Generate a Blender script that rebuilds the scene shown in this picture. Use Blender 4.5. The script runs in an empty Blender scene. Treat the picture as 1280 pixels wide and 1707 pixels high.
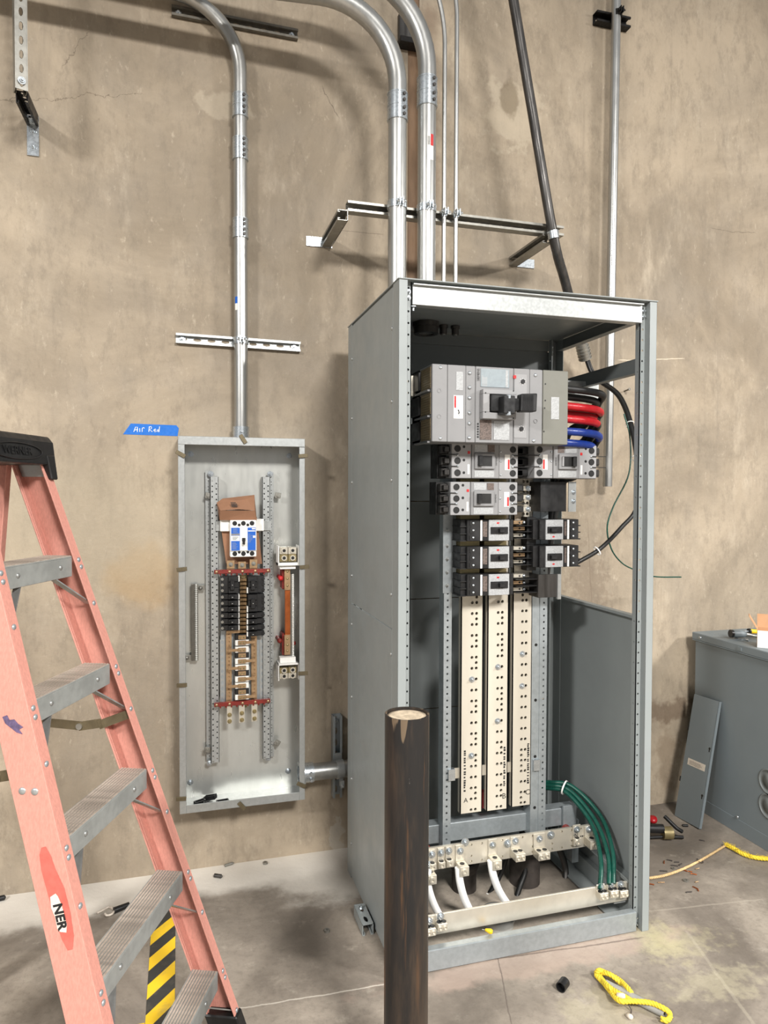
import bpy, math, random
from mathutils import Vector, Matrix
random.seed(7)
V = Vector
sc = bpy.context.scene
COL = sc.collection
# ------------------------------------------------------------------ camera
YAW, PITCH, ROLL, FPX, CZ = .2819, .0273, .0029, 1180.16, 1.5987
_f = V((math.sin(YAW)*math.cos(PITCH), math.cos(YAW)*math.cos(PITCH), -math.sin(PITCH)))
_r0 = V((math.cos(YAW), -math.sin(YAW), 0)); _u0 = _r0.cross(_f)
_r = _r0*math.cos(ROLL)+_u0*math.sin(ROLL); _u = _u0*math.cos(ROLL)-_r0*math.sin(ROLL)
cd = bpy.data.cameras.new('camera'); cam = bpy.data.objects.new('camera', cd); COL.objects.link(cam)
cam.matrix_world = Matrix(((_r.x,_u.x,-_f.x,0),(_r.y,_u.y,-_f.y,0),(_r.z,_u.z,-_f.z,CZ),(0,0,0,1)))
cd.sensor_fit = 'HORIZONTAL'; cd.sensor_width = 36; cd.lens = FPX*36/1280; cd.clip_start = .05; cd.clip_end = 100
sc.camera = cam
# ------------------------------------------------------------------ light
wd = bpy.data.worlds.new('world'); sc.world = wd; wd.use_nodes = True
wd.node_tree.nodes['Background'].inputs[0].default_value = (.97, .985, 1, 1)
wd.node_tree.nodes['Background'].inputs[1].default_value = .33
def high_bay(loc, aim, w, sx, sy, col=(1, .97, .93)):
    ld = bpy.data.lights.new('high_bay_lamp', 'AREA'); ld.shape = 'RECTANGLE'; ld.size = sx; ld.size_y = sy
    ld.energy = w; ld.color = col
    o = bpy.data.objects.new('high_bay_lamp', ld); COL.objects.link(o); o.location = loc
    o.rotation_euler = (V(aim)-V(loc)).to_track_quat('-Z', 'Y').to_euler()
high_bay((-4.2, -2.2, 4.7), (-4.0, -1.8, 0), 600, .8, .8)
high_bay((6.4, -1.8, 4.3), (6.2, -1.4, 0), 680, .9, .9)
high_bay((1.4, -3.2, 4.7), (1.4, -2.8, 0), 780, 1.2, 1.2)
sc.view_settings.view_transform = 'Standard'; sc.view_settings.look = 'None'
sc.view_settings.exposure = 0.02; sc.view_settings.gamma = 1; sc.view_settings.use_curve_mapping = False
# ------------------------------------------------------------------ surveying helper: sight line of the survey camera cut with a real plane
def at(u, v, x=None, y=None, z=None):
    d = _f*FPX+_r*(u-640)-_u*(v-853.5)
    if y is not None: t = y/d.y
    elif x is not None: t = x/d.x
    else: t = (z-CZ)/d.z
    return V((0, 0, CZ))+d*t
# ------------------------------------------------------------------ mesh builder
def frame(n):
    n = V(n).normalized(); a = V((0, 0, 1)) if abs(n.z) < .9 else V((1, 0, 0))
    u = a.cross(n).normalized(); return u, n.cross(u)
class MB:
    def __init__(s, M=None): s.v = []; s.f = []; s.s = []; s.M = M
    def add(s, vs, fs, sm=False):
        b = len(s.v); s.v += [tuple(s.M @ V(p)) if s.M else tuple(p) for p in vs]
        s.f += [tuple(b+i for i in f) for f in fs]; s.s += [sm]*len(fs); return s
    def hexa(s, p):   # 4 bottom + 4 top
        return s.add(p, [(3,2,1,0),(4,5,6,7),(0,1,5,4),(1,2,6,5),(2,3,7,6),(3,0,4,7)])
    def box(s, x0, x1, y0, y1, z0, z1):
        if x0 > x1: x0, x1 = x1, x0
        if y0 > y1: y0, y1 = y1, y0
        if z0 > z1: z0, z1 = z1, z0
        return s.hexa([(x0,y0,z0),(x1,y0,z0),(x1,y1,z0),(x0,y1,z0),(x0,y0,z1),(x1,y0,z1),(x1,y1,z1),(x0,y1,z1)])
    def obox(s, O, U, W, N, a0, a1, b0, b1, c0, c1):
        O, U, W, N = V(O), V(U), V(W), V(N); q = lambda a, b, c: O+U*a+W*b+N*c
        return s.hexa([q(a0,b0,c0),q(a1,b0,c0),q(a1,b1,c0),q(a0,b1,c0),q(a0,b0,c1),q(a1,b0,c1),q(a1,b1,c1),q(a0,b1,c1)])
    def cyl(s, p0, p1, r0, r1=None, n=14, cap=True, sm=True):
        p0, p1 = V(p0), V(p1); r1 = r0 if r1 is None else r1; u, w = frame(p1-p0)
        c = [(math.cos(2*math.pi*i/n), math.sin(2*math.pi*i/n)) for i in range(n)]
        vs = [p0+(u*a+w*b)*r0 for a, b in c]+[p1+(u*a+w*b)*r1 for a, b in c]
        s.add(vs, [(i,(i+1)%n,n+(i+1)%n,n+i) for i in range(n)], sm)
        if cap: s.add(vs, [tuple(range(n-1,-1,-1)), tuple(range(n,2*n))])
        return s
    def pipe(s, p0, p1, ro, ri, n=24):
        p0, p1 = V(p0), V(p1); u, w = frame(p1-p0)
        c = [(math.cos(2*math.pi*i/n), math.sin(2*math.pi*i/n)) for i in range(n)]
        vs = [p+(u*a+w*b)*r for p, r in ((p0,ro),(p1,ro),(p1,ri),(p0,ri)) for a, b in c]
        for k, sm in ((0,1),(1,0),(2,1),(3,0)):
            s.add(vs, [(k*n+i, k*n+(i+1)%n, ((k+1)%4)*n+(i+1)%n, ((k+1)%4)*n+i) for i in range(n)], bool(sm))
        return s
    def lathe(s, O, N, prof, n=18):
        O = V(O); N = V(N).normalized(); u, w = frame(N); vs = []; m = len(prof)
        for r, h in prof:
            for i in range(n):
                a = 2*math.pi*i/n; vs.append(O+N*h+(u*math.cos(a)+w*math.sin(a))*r)
        return s.add(vs, [(k*n+i, k*n+(i+1)%n, (k+1)*n+(i+1)%n, (k+1)*n+i) for k in range(m-1) for i in range(n)], True)
    def tube(s, pts, r, n=10, cap=True):
        pts = [V(p) for p in pts]; m = len(pts); rs = r if isinstance(r, (list, tuple)) else [r]*m
        T = [(pts[min(i+1,m-1)]-pts[max(i-1,0)]).normalized() for i in range(m)]
        u, _ = frame(T[0]); vs = []
        for i in range(m):
            u = (u-T[i]*u.dot(T[i])).normalized(); w = T[i].cross(u)
            for k in range(n):
                a = 2*math.pi*k/n; vs.append(pts[i]+(u*math.cos(a)+w*math.sin(a))*rs[i])
        s.add(vs, [(i*n+k, i*n+(k+1)%n, (i+1)*n+(k+1)%n, (i+1)*n+k) for i in range(m-1) for k in range(n)], True)
        if cap: s.add(vs, [tuple(range(n-1,-1,-1)), tuple(range((m-1)*n, m*n))])
        return s
    def prism(s, poly, O, U, W, N, h, h0=0):
        O, U, W, N = V(O), V(U), V(W), V(N); n = len(poly)
        vs = [O+U*a+W*b+N*h0 for a, b in poly]+[O+U*a+W*b+N*h for a, b in poly]
        return s.add(vs, [tuple(range(n-1,-1,-1)), tuple(range(n,2*n))]+[(i,(i+1)%n,n+(i+1)%n,n+i) for i in range(n)])
    def perf(s, O, U, W, N, L, Wd, rows, cols, hole, th):
        """sheet (length L along U, width Wd along W, facing N) pierced by real holes; hole(i,j) -> (ru,rw) or None"""
        O, U, W, N = V(O), V(U), V(W), V(N); du, dw = L/rows, Wd/cols
        for i in range(rows):
            for j in range(cols):
                a0, b0 = i*du, j*dw; h = hole(i, j); q = lambda a, b, c: O+U*a+W*b+N*c
                if not h: s.add([q(a0,b0,0),q(a0+du,b0,0),q(a0+du,b0+dw,0),q(a0,b0+dw,0)], [(0,1,2,3)]); continue
                ca, cb = a0+du/2, b0+dw/2; k = .70711
                ring = [(-1,-1),(0,-1),(1,-1),(1,0),(1,1),(0,1),(-1,1),(-1,0)]
                o = [q(ca+x*du/2, cb+y*dw/2, 0) for x, y in ring]
                p = [((x*k,y*k) if x and y else (x,y)) for x, y in ring]
                inn = [q(ca+x*h[0], cb+y*h[1], 0) for x, y in p]; bk = [q(ca+x*h[0], cb+y*h[1], -th) for x, y in p]
                s.add(o+inn+bk, [(t,(t+1)%8,8+(t+1)%8,8+t) for t in range(8)]+[(8+t,8+(t+1)%8,16+(t+1)%8,16+t) for t in range(8)])
        q = lambda a, b, c: O+U*a+W*b+N*c
        s.add([q(0,0,0),q(L,0,0),q(L,Wd,0),q(0,Wd,0),q(0,0,-th),q(L,0,-th),q(L,Wd,-th),q(0,Wd,-th)],
              [(0,4,5,1),(1,5,6,2),(2,6,7,3),(3,7,4,0)])
        return s
    def hexnut(s, p, N, r, h): 
        return s.cyl(p, V(p)+V(N).normalized()*h, r, n=6, sm=False)
    def dome(s, p, N, r, h): 
        return s.lathe(p, N, [(r,0),(r*.95,h*.4),(r*.7,h*.8),(.0001,h)], 10)
def spl(pts, k=8):
    pts = [V(p) for p in pts]; P = [pts[0]*2-pts[1]]+pts+[pts[-1]*2-pts[-2]]; out = []
    for i in range(1, len(P)-2):
        a, b, c, d = P[i-1:i+3]
        for t in range(k):
            t /= k; out.append(.5*((2*b)+(c-a)*t+(2*a-5*b+4*c-d)*t*t+(3*b-a-3*c+d)*t**3))
    return out+[pts[-1]]
WO = {}   # world origin of every object
def tag(o, label=None, cat=None, group=None, kind=None):
    if label: o['label'] = label
    if cat: o['category'] = cat
    if group: o['group'] = group
    if kind: o['kind'] = kind
    return o
def thing(name, loc, label, cat, group=None):
    o = bpy.data.objects.new(name, None); COL.objects.link(o); o.empty_display_size = .05
    o.location = loc; WO[o.name] = V(loc); return tag(o, label, cat, group)
def ob(name, mb, mat, parent=None, bev=0, label=None, org=None, seg=1):
    xs = list(zip(*mb.v))
    if org is None: org = V(((min(xs[0])+max(xs[0]))/2, (min(xs[1])+max(xs[1]))/2, min(xs[2])))
    me = bpy.data.meshes.new(name)
    me.from_pydata([tuple(V(p)-V(org)) for p in mb.v], [], mb.f)
    me.polygons.foreach_set('use_smooth', mb.s); me.materials.append(mat); me.update()
    o = bpy.data.objects.new(name, me); COL.objects.link(o)
    if bev:
        m = o.modifiers.new('bevel', 'BEVEL'); m.width = bev; m.segments = seg; m.limit_method = 'ANGLE'; m.angle_limit = .7
    WO[o.name] = V(org)
    if parent: o.parent = parent; o.location = V(org)-WO[parent.name]
    else: o.location = org
    if label: o['label'] = label
    return o
def cp(o, world, parent=None, label=None):
    """copy of one mesh object put at a world place"""
    c = o.copy(); COL.objects.link(c); WO[c.name] = V(world); c.parent = parent
    c.location = V(world)-(WO[parent.name] if parent else V((0,0,0)))
    if label: c['label'] = label
    elif 'label' in c: del c['label']
    return c
def dup(root, delta, label=None):
    def rec(o, par):
        c = o.copy(); COL.objects.link(c); c.parent = par
        for ch in list(o.children): rec(ch, c)
        return c
    c = rec(root, None); c.location = root.location+V(delta); WO[c.name] = V(c.location)
    if label: c['label'] = label
    return c
# ------------------------------------------------------------------ materials
def lin(r, g, b): return tuple(((c/255)/12.92 if c/255 <= .04045 else ((c/255+.055)/1.055)**2.4) for c in (r,g,b))
class NT:
    def __init__(s, name):
        s.m = bpy.data.materials.new(name); s.m.use_nodes = True; s.t = s.m.node_tree; s.b = s.t.nodes['Principled BSDF']
        s.tc = s.t.nodes.new('ShaderNodeTexCoord'); s.co = s.tc.outputs['Object']
    def n(s, typ, **k):
        o = s.t.nodes.new(typ)
        for a, b in k.items(): setattr(o, a, b)
        return o
    def L(s, a, b): s.t.links.new(a, b)
    def mapping(s, scale=(1,1,1), loc=(0,0,0), rot=(0,0,0), co=None):
        m = s.n('ShaderNodeMapping'); s.L(co or s.co, m.inputs[0])
        m.inputs['Scale'].default_value = scale; m.inputs['Location'].default_value = loc; m.inputs['Rotation'].default_value = rot
        return m.outputs[0]
    def noise(s, scale, detail=4, rough=.55, co=None, dist=0):
        o = s.n('ShaderNodeTexNoise'); s.L(co or s.co, o.inputs['Vector']); o.inputs['Scale'].default_value = scale
        o.inputs['Detail'].default_value = detail; o.inputs['Roughness'].default_value = rough; o.inputs['Distortion'].default_value = dist
        return o.outputs['Fac']
    def ramp(s, fac, lo, hi, a=0., b=1.):
        o = s.n('ShaderNodeMapRange'); o.interpolation_type = 'SMOOTHSTEP'; s.L(fac, o.inputs[0])
        for i, v in enumerate((lo, hi, a, b)): o.inputs[i+1].default_value = v
        return o.outputs[0]
    def math(s, op, a, b=None):
        o = s.n('ShaderNodeMath', operation=op)
        for i, x in enumerate((a, b)):
            if x is None: continue
            if isinstance(x, (int, float)): o.inputs[i].default_value = x
            else: s.L(x, o.inputs[i])
        return o.outputs[0]
    def mix(s, fac, a, b, mode='MIX'):
        o = s.n('ShaderNodeMix', data_type='RGBA', blend_type=mode)
        for i, x in ((0, fac), (6, a), (7, b)):
            if isinstance(x, (int, float)): o.inputs[i].default_value = x
            elif isinstance(x, tuple): o.inputs[i].default_value = (*x, 1)
            else: s.L(x, o.inputs[i])
        return o.outputs[2]
    def blob(s, c, r, jag=.35, nscale=9, soft=.15):
        """0..1 mask: ragged ellipsoid around c with radii r"""
        m = s.n('ShaderNodeVectorMath', operation='SUBTRACT'); s.L(s.co, m.inputs[0]); m.inputs[1].default_value = c
        d = s.n('ShaderNodeVectorMath', operation='DIVIDE'); s.L(m.outputs[0], d.inputs[0]); d.inputs[1].default_value = r
        l = s.n('ShaderNodeVectorMath', operation='LENGTH'); s.L(d.outputs[0], l.inputs[0])
        ns = s.math('MULTIPLY', s.math('SUBTRACT', s.noise(nscale, 4, .6), .5), jag*2.5)
        return s.ramp(s.math('ADD', l.outputs['Value'], ns), 1+soft, 1-soft)
    def bump(s, h, st, dist=.01):
        o = s.n('ShaderNodeBump'); s.L(h, o.inputs['Height']); o.inputs['Strength'].default_value = st; o.inputs['Distance'].default_value = dist
        s.L(o.outputs[0], s.b.inputs['Normal'])
    def col(s, c):
        if isinstance(c, tuple): s.b.inputs['Base Color'].default_value = (*c, 1)
        else: s.L(c, s.b.inputs['Base Color'])
    def pr(s, rough=.5, metal=0., spec=None):
        if isinstance(rough, (int, float)): s.b.inputs['Roughness'].default_value = rough
        else: s.L(rough, s.b.inputs['Roughness'])
        s.b.inputs['Metallic'].default_value = metal
        if spec is not None: s.b.inputs['Specular IOR Level'].default_value = spec
        return s.m
def paint(name, rgb, rough=.5, metal=0., var=.12, scale=14, bump=0, stretch=(1,1,1), spec=None, rv=.1):
    t = NT(name); c = lin(*rgb); co = t.mapping(stretch)
    f = t.ramp(t.noise(scale, 5, .6, co), .3, .7)
    t.col(t.mix(f, tuple(x*(1-var) for x in c), tuple(min(1, x*(1+var)) for x in c)))
    if bump: t.bump(t.noise(scale*6, 4, .6, co), bump, .002)
    return t.pr(t.ramp(t.noise(scale*1.7, 3, .5, co), .3, .7, max(.03, rough-rv), min(1, rough+rv)), metal, spec)
M = {}
M['grey'] = paint('grey_enamel', (142,148,148), .42, 0, .03, 5)
M['dgrey'] = paint('dark_grey_enamel', (112,117,117), .45, 0, .03, 5)
M['blugrey'] = paint('blue_grey_enamel', (118,127,131), .5, 0, .03, 4)
M['galv'] = paint('galvanised_sheet', (176,179,178), .36, .6, .06, 60, .0, rv=.03)
M['galvd'] = paint('dull_galvanised_sheet', (164,171,174), .42, .55, .08, 50, .0, rv=.03)
M['emt'] = paint('electrical_conduit_steel', (176,176,173), .34, .85, .07, 40, .0, (1,1,.2), rv=.03)
M['zinc'] = paint('zinc_plate', (190,196,200), .28, .85, .08, 60, rv=.03)
M['strut'] = paint('strut_steel', (150,148,141), .4, .7, .12, 40, rv=.03)
M['dsteel'] = paint('dark_oiled_steel', (82,80,78), .4, .75, .3, 30, .03, (1,1,.1))
M['blacksteel'] = paint('blackened_steel', (30,28,27), .5, .5, .3, 40)
M['pan'] = paint('scuffed_galvanised_pan', (198,199,194), .3, .6, .05, 16, .0, (1,1,.3), rv=.03)
M['nickel'] = paint('tin_plated_bar', (212,206,192), .36, .6, .05, 20, rv=.03)
M['cream'] = paint('plated_bus_bar', (206,199,184), .42, .2, .04, 9, 0, (1,1,.2))
M['copper'] = paint('copper_bar', (176,98,54), .35, .85, .15, 18)
M['bronze'] = paint('plated_copper', (180,150,116), .38, .7, .12, 30)
M['brass'] = paint('dull_brass', (152,138,100), .42, .6, .12, 30)
M['black'] = paint('black_plastic', (26,26,27), .42, 0, .2, 20)
M['blackr'] = paint('black_rubber', (20,20,20), .5, 0, .2, 20)
M['white'] = paint('white_plastic', (236,235,230), .45, 0, .03, 20)
M['bgrey'] = paint('breaker_grey_plastic', (132,132,133), .5, 0, .02, 20)
M['blight'] = paint('breaker_light_plastic', (146,146,147), .5, 0, .02, 20)
M['olive'] = paint('olive_grey_plastic', (114,114,106), .55, 0, .02, 20)
M['lblue'] = paint('pale_blue_label', (140,150,155), .45, 0, .06, 60)
M['silver'] = paint('silver_label', (166,168,169), .45, .1, .16, 200)
M['dlabel'] = paint('printed_dark_label', (96,84,78), .5, 0, .5, 220)
M['blue'] = paint('blue_plastic', (24,94,190), .45, 0, .06, 40)
M['bluec'] = paint('blue_cable_tape', (22,50,128), .4, 0, .12, 40)
M['red'] = paint('red_plastic', (190,36,38), .45, 0, .1, 40)
M['redc'] = paint('red_cable_tape', (172,20,30), .4, 0, .12, 40)
M['dred'] = paint('oxide_red_insulator', (122,36,28), .5, 0, .2, 40)
M['wcab'] = paint('white_cable_tape', (244,244,242), .45, 0, .02, 40)
M['green'] = paint('green_cable', (14,72,60), .35, 0, .12, 40)
M['paper'] = paint('kraft_paper', (146,106,80), .75, 0, .08, 14, .1)
M['card'] = paint('cardboard', (196,152,114), .8, 0, .06, 14)
M['tape'] = paint('blue_masking_tape', (30,112,206), .7, 0, .05, 50)
M['ink'] = paint('white_marker', (240,244,248), .6)
M['bink'] = paint('black_ink', (25,25,26), .6)
M['fibre'] = paint('pink_fibreglass', (198,138,124), .62, 0, .09, 240, .2, (1,1,.3))
M['step'] = paint('aluminium_step', (150,152,149), .48, .25, .1, 24, .05)
M['alu'] = paint('aluminium_brace', (168,170,168), .4, .7, .12, 20)
M['lred'] = paint('red_label', (206,98,86), .6, 0, .12, 40)
M['yrope'] = paint('yellow_rope', (232,204,60), .8, 0, .15, 80, .3)
M['trope'] = paint('tan_rope', (206,176,128), .85, 0, .15, 80, .3)
M['pvc'] = paint('grey_conduit_plastic', (150,150,146), .5, 0, .1, 20)
M['dark'] = paint('dark_grime', (58,52,48), .7, 0, .3, 20)
M['yellow'] = paint('yellow_plastic', (236,190,20), .45, 0, .06, 30)
M['smudge'] = paint('blue_smudge', (92,78,108), .8, 0, .3, 90)
M['chalk'] = paint('white_scrape', (214,206,192), .8, 0, .1, 90)
M['sticker'] = paint('worn_sticker', (216,206,192), .6, 0, .1, 120)

M['tread'] = paint('worn_tread', (172,160,148), .5, .2, .3, 40, .1, (1,1,1))
M['clip'] = paint('dull_bronze_clip', (112,102,80), .45, .6, .15, 30)
M['mesh'] = paint('tan_vent_mesh', (150,134,104), .5, .2, .1, 30)
M['hstrut'] = paint('dark_shaded_steel', (104,100,92), .5, .5, .15, 40)  # dark steel; conduit shade on the high strut is put into this colour
M['screw'] = paint('bright_screw', (222,222,216), .3, .3, .1, 60)
M['stabm'] = paint('aged_copper_stab', (122,98,68), .45, .5, .3, 60)
# ------------------------------------------------------------------ concrete
YW = 3.067
t = NT('tan_concrete_wall')
c = t.mix(t.ramp(t.noise(.9, 7, .66, dist=.6), .32, .7), lin(140,128,111), lin(182,167,146))
c = t.mix(t.ramp(t.noise(2.6, 6, .65, t.mapping((1,1,.5), (3,1,2))), .45, .75, 0, .55), c, lin(138,129,116))
c = t.mix(t.ramp(t.noise(7, 6, .7, t.mapping((1,1,.35), (7,3,1))), .52, .8, 0, .5), c, lin(200,187,167))
c = t.mix(t.ramp(t.noise(22, 8, .75, t.mapping((1,1,.45), (2,6,4))), .46, .68, 0, .42), c, lin(122,112,98))
c = t.mix(t.ramp(t.noise(38, 6, .72, t.mapping((1,1,.5))), .58, .74, 0, .4), c, lin(204,191,171))
c = t.mix(t.ramp(t.noise(5, 7, .7, t.mapping((3,1,.18), (4,2,8))), .55, .78, 0, .4), c, lin(126,116,103))
c = t.mix(t.ramp(t.noise(130, 4, .7), .68, .8, 0, .5), c, lin(96,86,74))
c = t.mix(t.ramp(t.noise(34, 4, .7, t.mapping((1,1,.3), (5,0,9))), .68, .8, 0, .45), c, lin(104,92,80))
def wpt(u, v): return tuple(at(u, v, y=YW))
def blobw(c, uv, rx, rz, rgb, amt, jag=.35, ns=9, soft=.15):
    return t.mix(t.math('MULTIPLY', t.blob(wpt(*uv), (rx, 1, rz), jag, ns, soft), amt), c, lin(*rgb))
c = blobw(c, (860,190), .14, .16, (194,182,161), .45, 1.1, 14, .25)          # plaster patch
c = blobw(c, (848,165), .045, .085, (112,98,76), .6, .4, 20, .2)
c = blobw(c, (375,178), .12, .05, (190,178,158), .4, 1.1, 14, .25)
c = blobw(c, (235,960), .13, .12, (170,138,92), .5, .5, 8, .4)
c = blobw(c, (1118,1185), .16, .05, (92,70,52), .55, 1.3, 14, .4)
c = blobw(c, (1112,1260), .06, .16, (116,98,78), .5, 1.2, 12, .5)
c = blobw(c, (980,980), .10, .16, (112,94,78), .3, 2.2, 30, .4)
c = blobw(c, (712,260), .05, .75, (98,74,56), .5, .6, 7, .5)          # stain along the joint
c = blobw(c, (440,700), .35, .5, (140,130,116), .35, .5, 5, .5)
c = blobw(c, (120,880), .5, .28, (176,164,142), .45, .5, 5, .5)
c = blobw(c, (560,1400), .03, .09, (190,184,172), .6, 1.2, 22)
def hairline(c, p, q, w, rgb, amt, wobble=.03):
    a, b = at(*p, y=YW), at(*q, y=YW); d = (b-a).normalized(); nrm = V((-d.z, 0, d.x))
    m = t.n('ShaderNodeVectorMath', operation='SUBTRACT'); t.L(t.co, m.inputs[0]); m.inputs[1].default_value = a
    f = t.n('ShaderNodeVectorMath', operation='DOT_PRODUCT'); t.L(m.outputs[0], f.inputs[0]); f.inputs[1].default_value = nrm
    g = t.n('ShaderNodeVectorMath', operation='DOT_PRODUCT'); t.L(m.outputs[0], g.inputs[0]); g.inputs[1].default_value = d
    k = t.ramp(t.math('ABSOLUTE', t.math('ADD', f.outputs['Value'], t.math('MULTIPLY', t.math('SUBTRACT', t.noise(7, 5, .7), .5), wobble*2))), w, w*.4)
    k = t.math('MULTIPLY', k, t.math('MULTIPLY', t.ramp(g.outputs['Value'], -.03, 0), t.ramp(g.outputs['Value'], (b-a).length+.03, (b-a).length)))
    return t.mix(t.math('MULTIPLY', k, amt), c, lin(*rgb))
c = hairline(c, (0,165), (230,160), .0022, (92,80,66), .55, .06)
c = hairline(c, (110,110), (145,60), .0022, (92,80,66), .5, .05)
c = hairline(c, (1036,600), (1135,598), .003, (226,212,190), .7, .008)
c = hairline(c, (1190,382), (1255,388), .002, (96,84,72), .6, .02)
c = hairline(c, (540,150), (560,190), .003, (96,84,72), .6, .03)
c = hairline(c, (980,870), (985,1000), .0025, (112,96,80), .45, .01)
c = hairline(c, (550,383), (632,390), .0018, (96,84,72), .6, .006)
t.col(c); t.bump(t.math('ADD', t.noise(3, 8, .65), t.math('MULTIPLY', t.noise(45, 3, .6), .25)), .35, .02)
M['wall'] = t.pr(t.ramp(t.noise(5, 3), .3, .7, .6, .82), 0, .35)
t = NT('worn_concrete_floor')
c = t.mix(t.ramp(t.noise(1.3, 6, .6, dist=.8), .32, .7), lin(112,104,95), lin(166,156,143))
c = t.mix(t.ramp(t.noise(40, 7, .75), .45, .7, 0, .4), c, lin(104,97,88))
c = t.mix(t.ramp(t.noise(5, 6, .65, t.mapping((1,.6,1), (2,5,0))), .45, .78, 0, .6), c, lin(96,88,80))
c = t.mix(t.ramp(t.noise(11, 5, .7, t.mapping((1,1,1), (9,5,0))), .55, .8, 0, .5), c, lin(192,184,170))
def blobf(c, uv, rx, ry, rgb, amt, jag=.4, ns=7, soft=.3):
    return t.mix(t.math('MULTIPLY', t.blob(tuple(at(*uv, z=0)), (rx, ry, 1), jag, ns, soft), amt), c, lin(*rgb))
c = blobf(c, (300,1462), 1.1, .16, (226,220,210), .85, .35, 6, .3)       # white overspray near the wall
c = blobf(c, (540,1440), .3, .26, (214,208,198), .7, .6, 7)
c = blobf(c, (60,1500), .6, .2, (220,214,204), .8, .5, 7)
c = blobf(c, (1095,1565), .07, .1, (204,196,146), .34, 1.3, 20, .7)
c = blobf(c, (1130,1570), .13, .06, (202,194,154), .25, 1.8, 24, .7)
c = blobf(c, (1200,1640), .14, .06, (204,196,164), .28, 1.8, 18, .6)
c = blobf(c, (1010,1680), .14, .08, (204,196,160), .22, 1.8, 16, .6)
c = blobf(c, (900,1600), .5, .06, (182,160,146), .5, .8, 9)
def crack(c, p, q, w, rgb, amt):      # thin scored line on the slab
    a, b = at(*p, z=0), at(*q, z=0); d = (b-a).normalized(); nrm = V((-d.y, d.x, 0))
    m = t.n('ShaderNodeVectorMath', operation='SUBTRACT'); t.L(t.co, m.inputs[0]); m.inputs[1].default_value = a
    f = t.n('ShaderNodeVectorMath', operation='DOT_PRODUCT'); t.L(m.outputs[0], f.inputs[0]); f.inputs[1].default_value = nrm
    g = t.n('ShaderNodeVectorMath', operation='DOT_PRODUCT'); t.L(m.outputs[0], g.inputs[0]); g.inputs[1].default_value = d
    wob = t.math('MULTIPLY', t.math('SUBTRACT', t.noise(8, 5, .7), .5), .02)
    k = t.ramp(t.math('ABSOLUTE', t.math('ADD', f.outputs['Value'], wob)), w, w*.4)
    k = t.math('MULTIPLY', k, t.math('MULTIPLY', t.ramp(g.outputs['Value'], -.05, 0), t.ramp(g.outputs['Value'], (b-a).length+.05, (b-a).length)))
    return t.mix(t.math('MULTIPLY', k, amt), c, lin(*rgb))
c = crack(c, (360,1688), (636,1642), .004, (205,198,186), .7)
c = crack(c, (730,1612), (1060,1565), .005, (90,78,70), .6)
c = crack(c, (830,1600), (850,1700), .003, (90,80,74), .6)
c = crack(c, (980,1530), (1260,1500), .006, (205,196,180), .18)
c = crack(c, (1150,1560), (1250,1700), .008, (206,198,176), .18)
t.col(c); t.bump(t.math('ADD', t.noise(4, 8, .65), t.math('MULTIPLY', t.noise(40, 3, .6), .3)), .3, .015)
M['floor'] = t.pr(t.ramp(t.noise(6, 4), .3, .7, .5, .8), 0, .35)
t = NT('hazard_stripe_tape')
sp = t.n('ShaderNodeSeparateXYZ'); t.L(t.co, sp.inputs[0])
k = t.math('FRACT', t.math('MULTIPLY', t.math('SUBTRACT', sp.outputs['Y'], t.math('MULTIPLY', sp.outputs['X'], 1.2)), 7.2))
k = t.ramp(k, .49, .51)
t.col(t.mix(t.ramp(t.noise(14, 5, .7), .5, .75, 0, .35), t.mix(k, lin(52,52,50), lin(238,196,40)), lin(120,112,100)))
M['hazard'] = t.pr(.5)
t = NT('rusty_black_pipe')
c = t.mix(t.ramp(t.noise(9, 6, .7, t.mapping((1,1,.12))), .4, .72), lin(42,41,41), lin(84,70,58))
c = t.mix(t.ramp(t.noise(20, 5, .7, t.mapping((1,1,.06), (4,2,0))), .54, .7, 0, .85), c, lin(116,84,58))
c = t.mix(t.ramp(t.noise(60, 4, .7, t.mapping((1,1,.25), (1,8,3))), .72, .8, 0, .7), c, lin(190,182,172))
zz = t.n('ShaderNodeSeparateXYZ'); t.L(t.co, zz.inputs[0])
drip = t.math('ADD', t.math('MULTIPLY', t.math('SUBTRACT', zz.outputs['Z'], .955), 9), t.math('MULTIPLY', t.math('SUBTRACT', t.noise(26, 3, .5, t.mapping((1,1,.12), (2,3,0))), .56), 5))
c = t.mix(t.ramp(drip, .42, .55, 0, .6), c, lin(150,130,106))                        # concrete slurry run down from the rim
t.col(c); t.bump(t.noise(30, 5, .6, t.mapping((1,1,.2))), .15, .004)
M['rusty'] = t.pr(.42, .45)
M['slurry'] = paint('dry_concrete_slurry', (190,174,150), .85, 0, .25, 50, .4)
# ------------------------------------------------------------------ setting
O0 = V((0,0,0))
jx0, jx1 = at(679, 300, y=YW).x, at(698, 300, y=YW).x
w = ob('wall_back', MB().box(-9, jx0, YW, YW+.25, 0, 7.5).box(jx1, 11, YW, YW+.25, 0, 7.5), M['wall'], org=O0); tag(w, kind='structure', label='tan stained concrete tilt-up wall')
M['joint'] = paint('brown_joint_sealant', (122,98,76), .8, 0, .3, 12, .4, (1,1,.2))
ob('joint_filler', MB().box(jx0, jx1, YW+.012, YW+.2, 0, 7.5), M['joint'], w)
f = ob('floor', MB().box(-9, 11, -9, YW+.25, -.2, 0), M['floor'], org=O0); tag(f, kind='structure', label='worn grey brown concrete slab')
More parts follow.
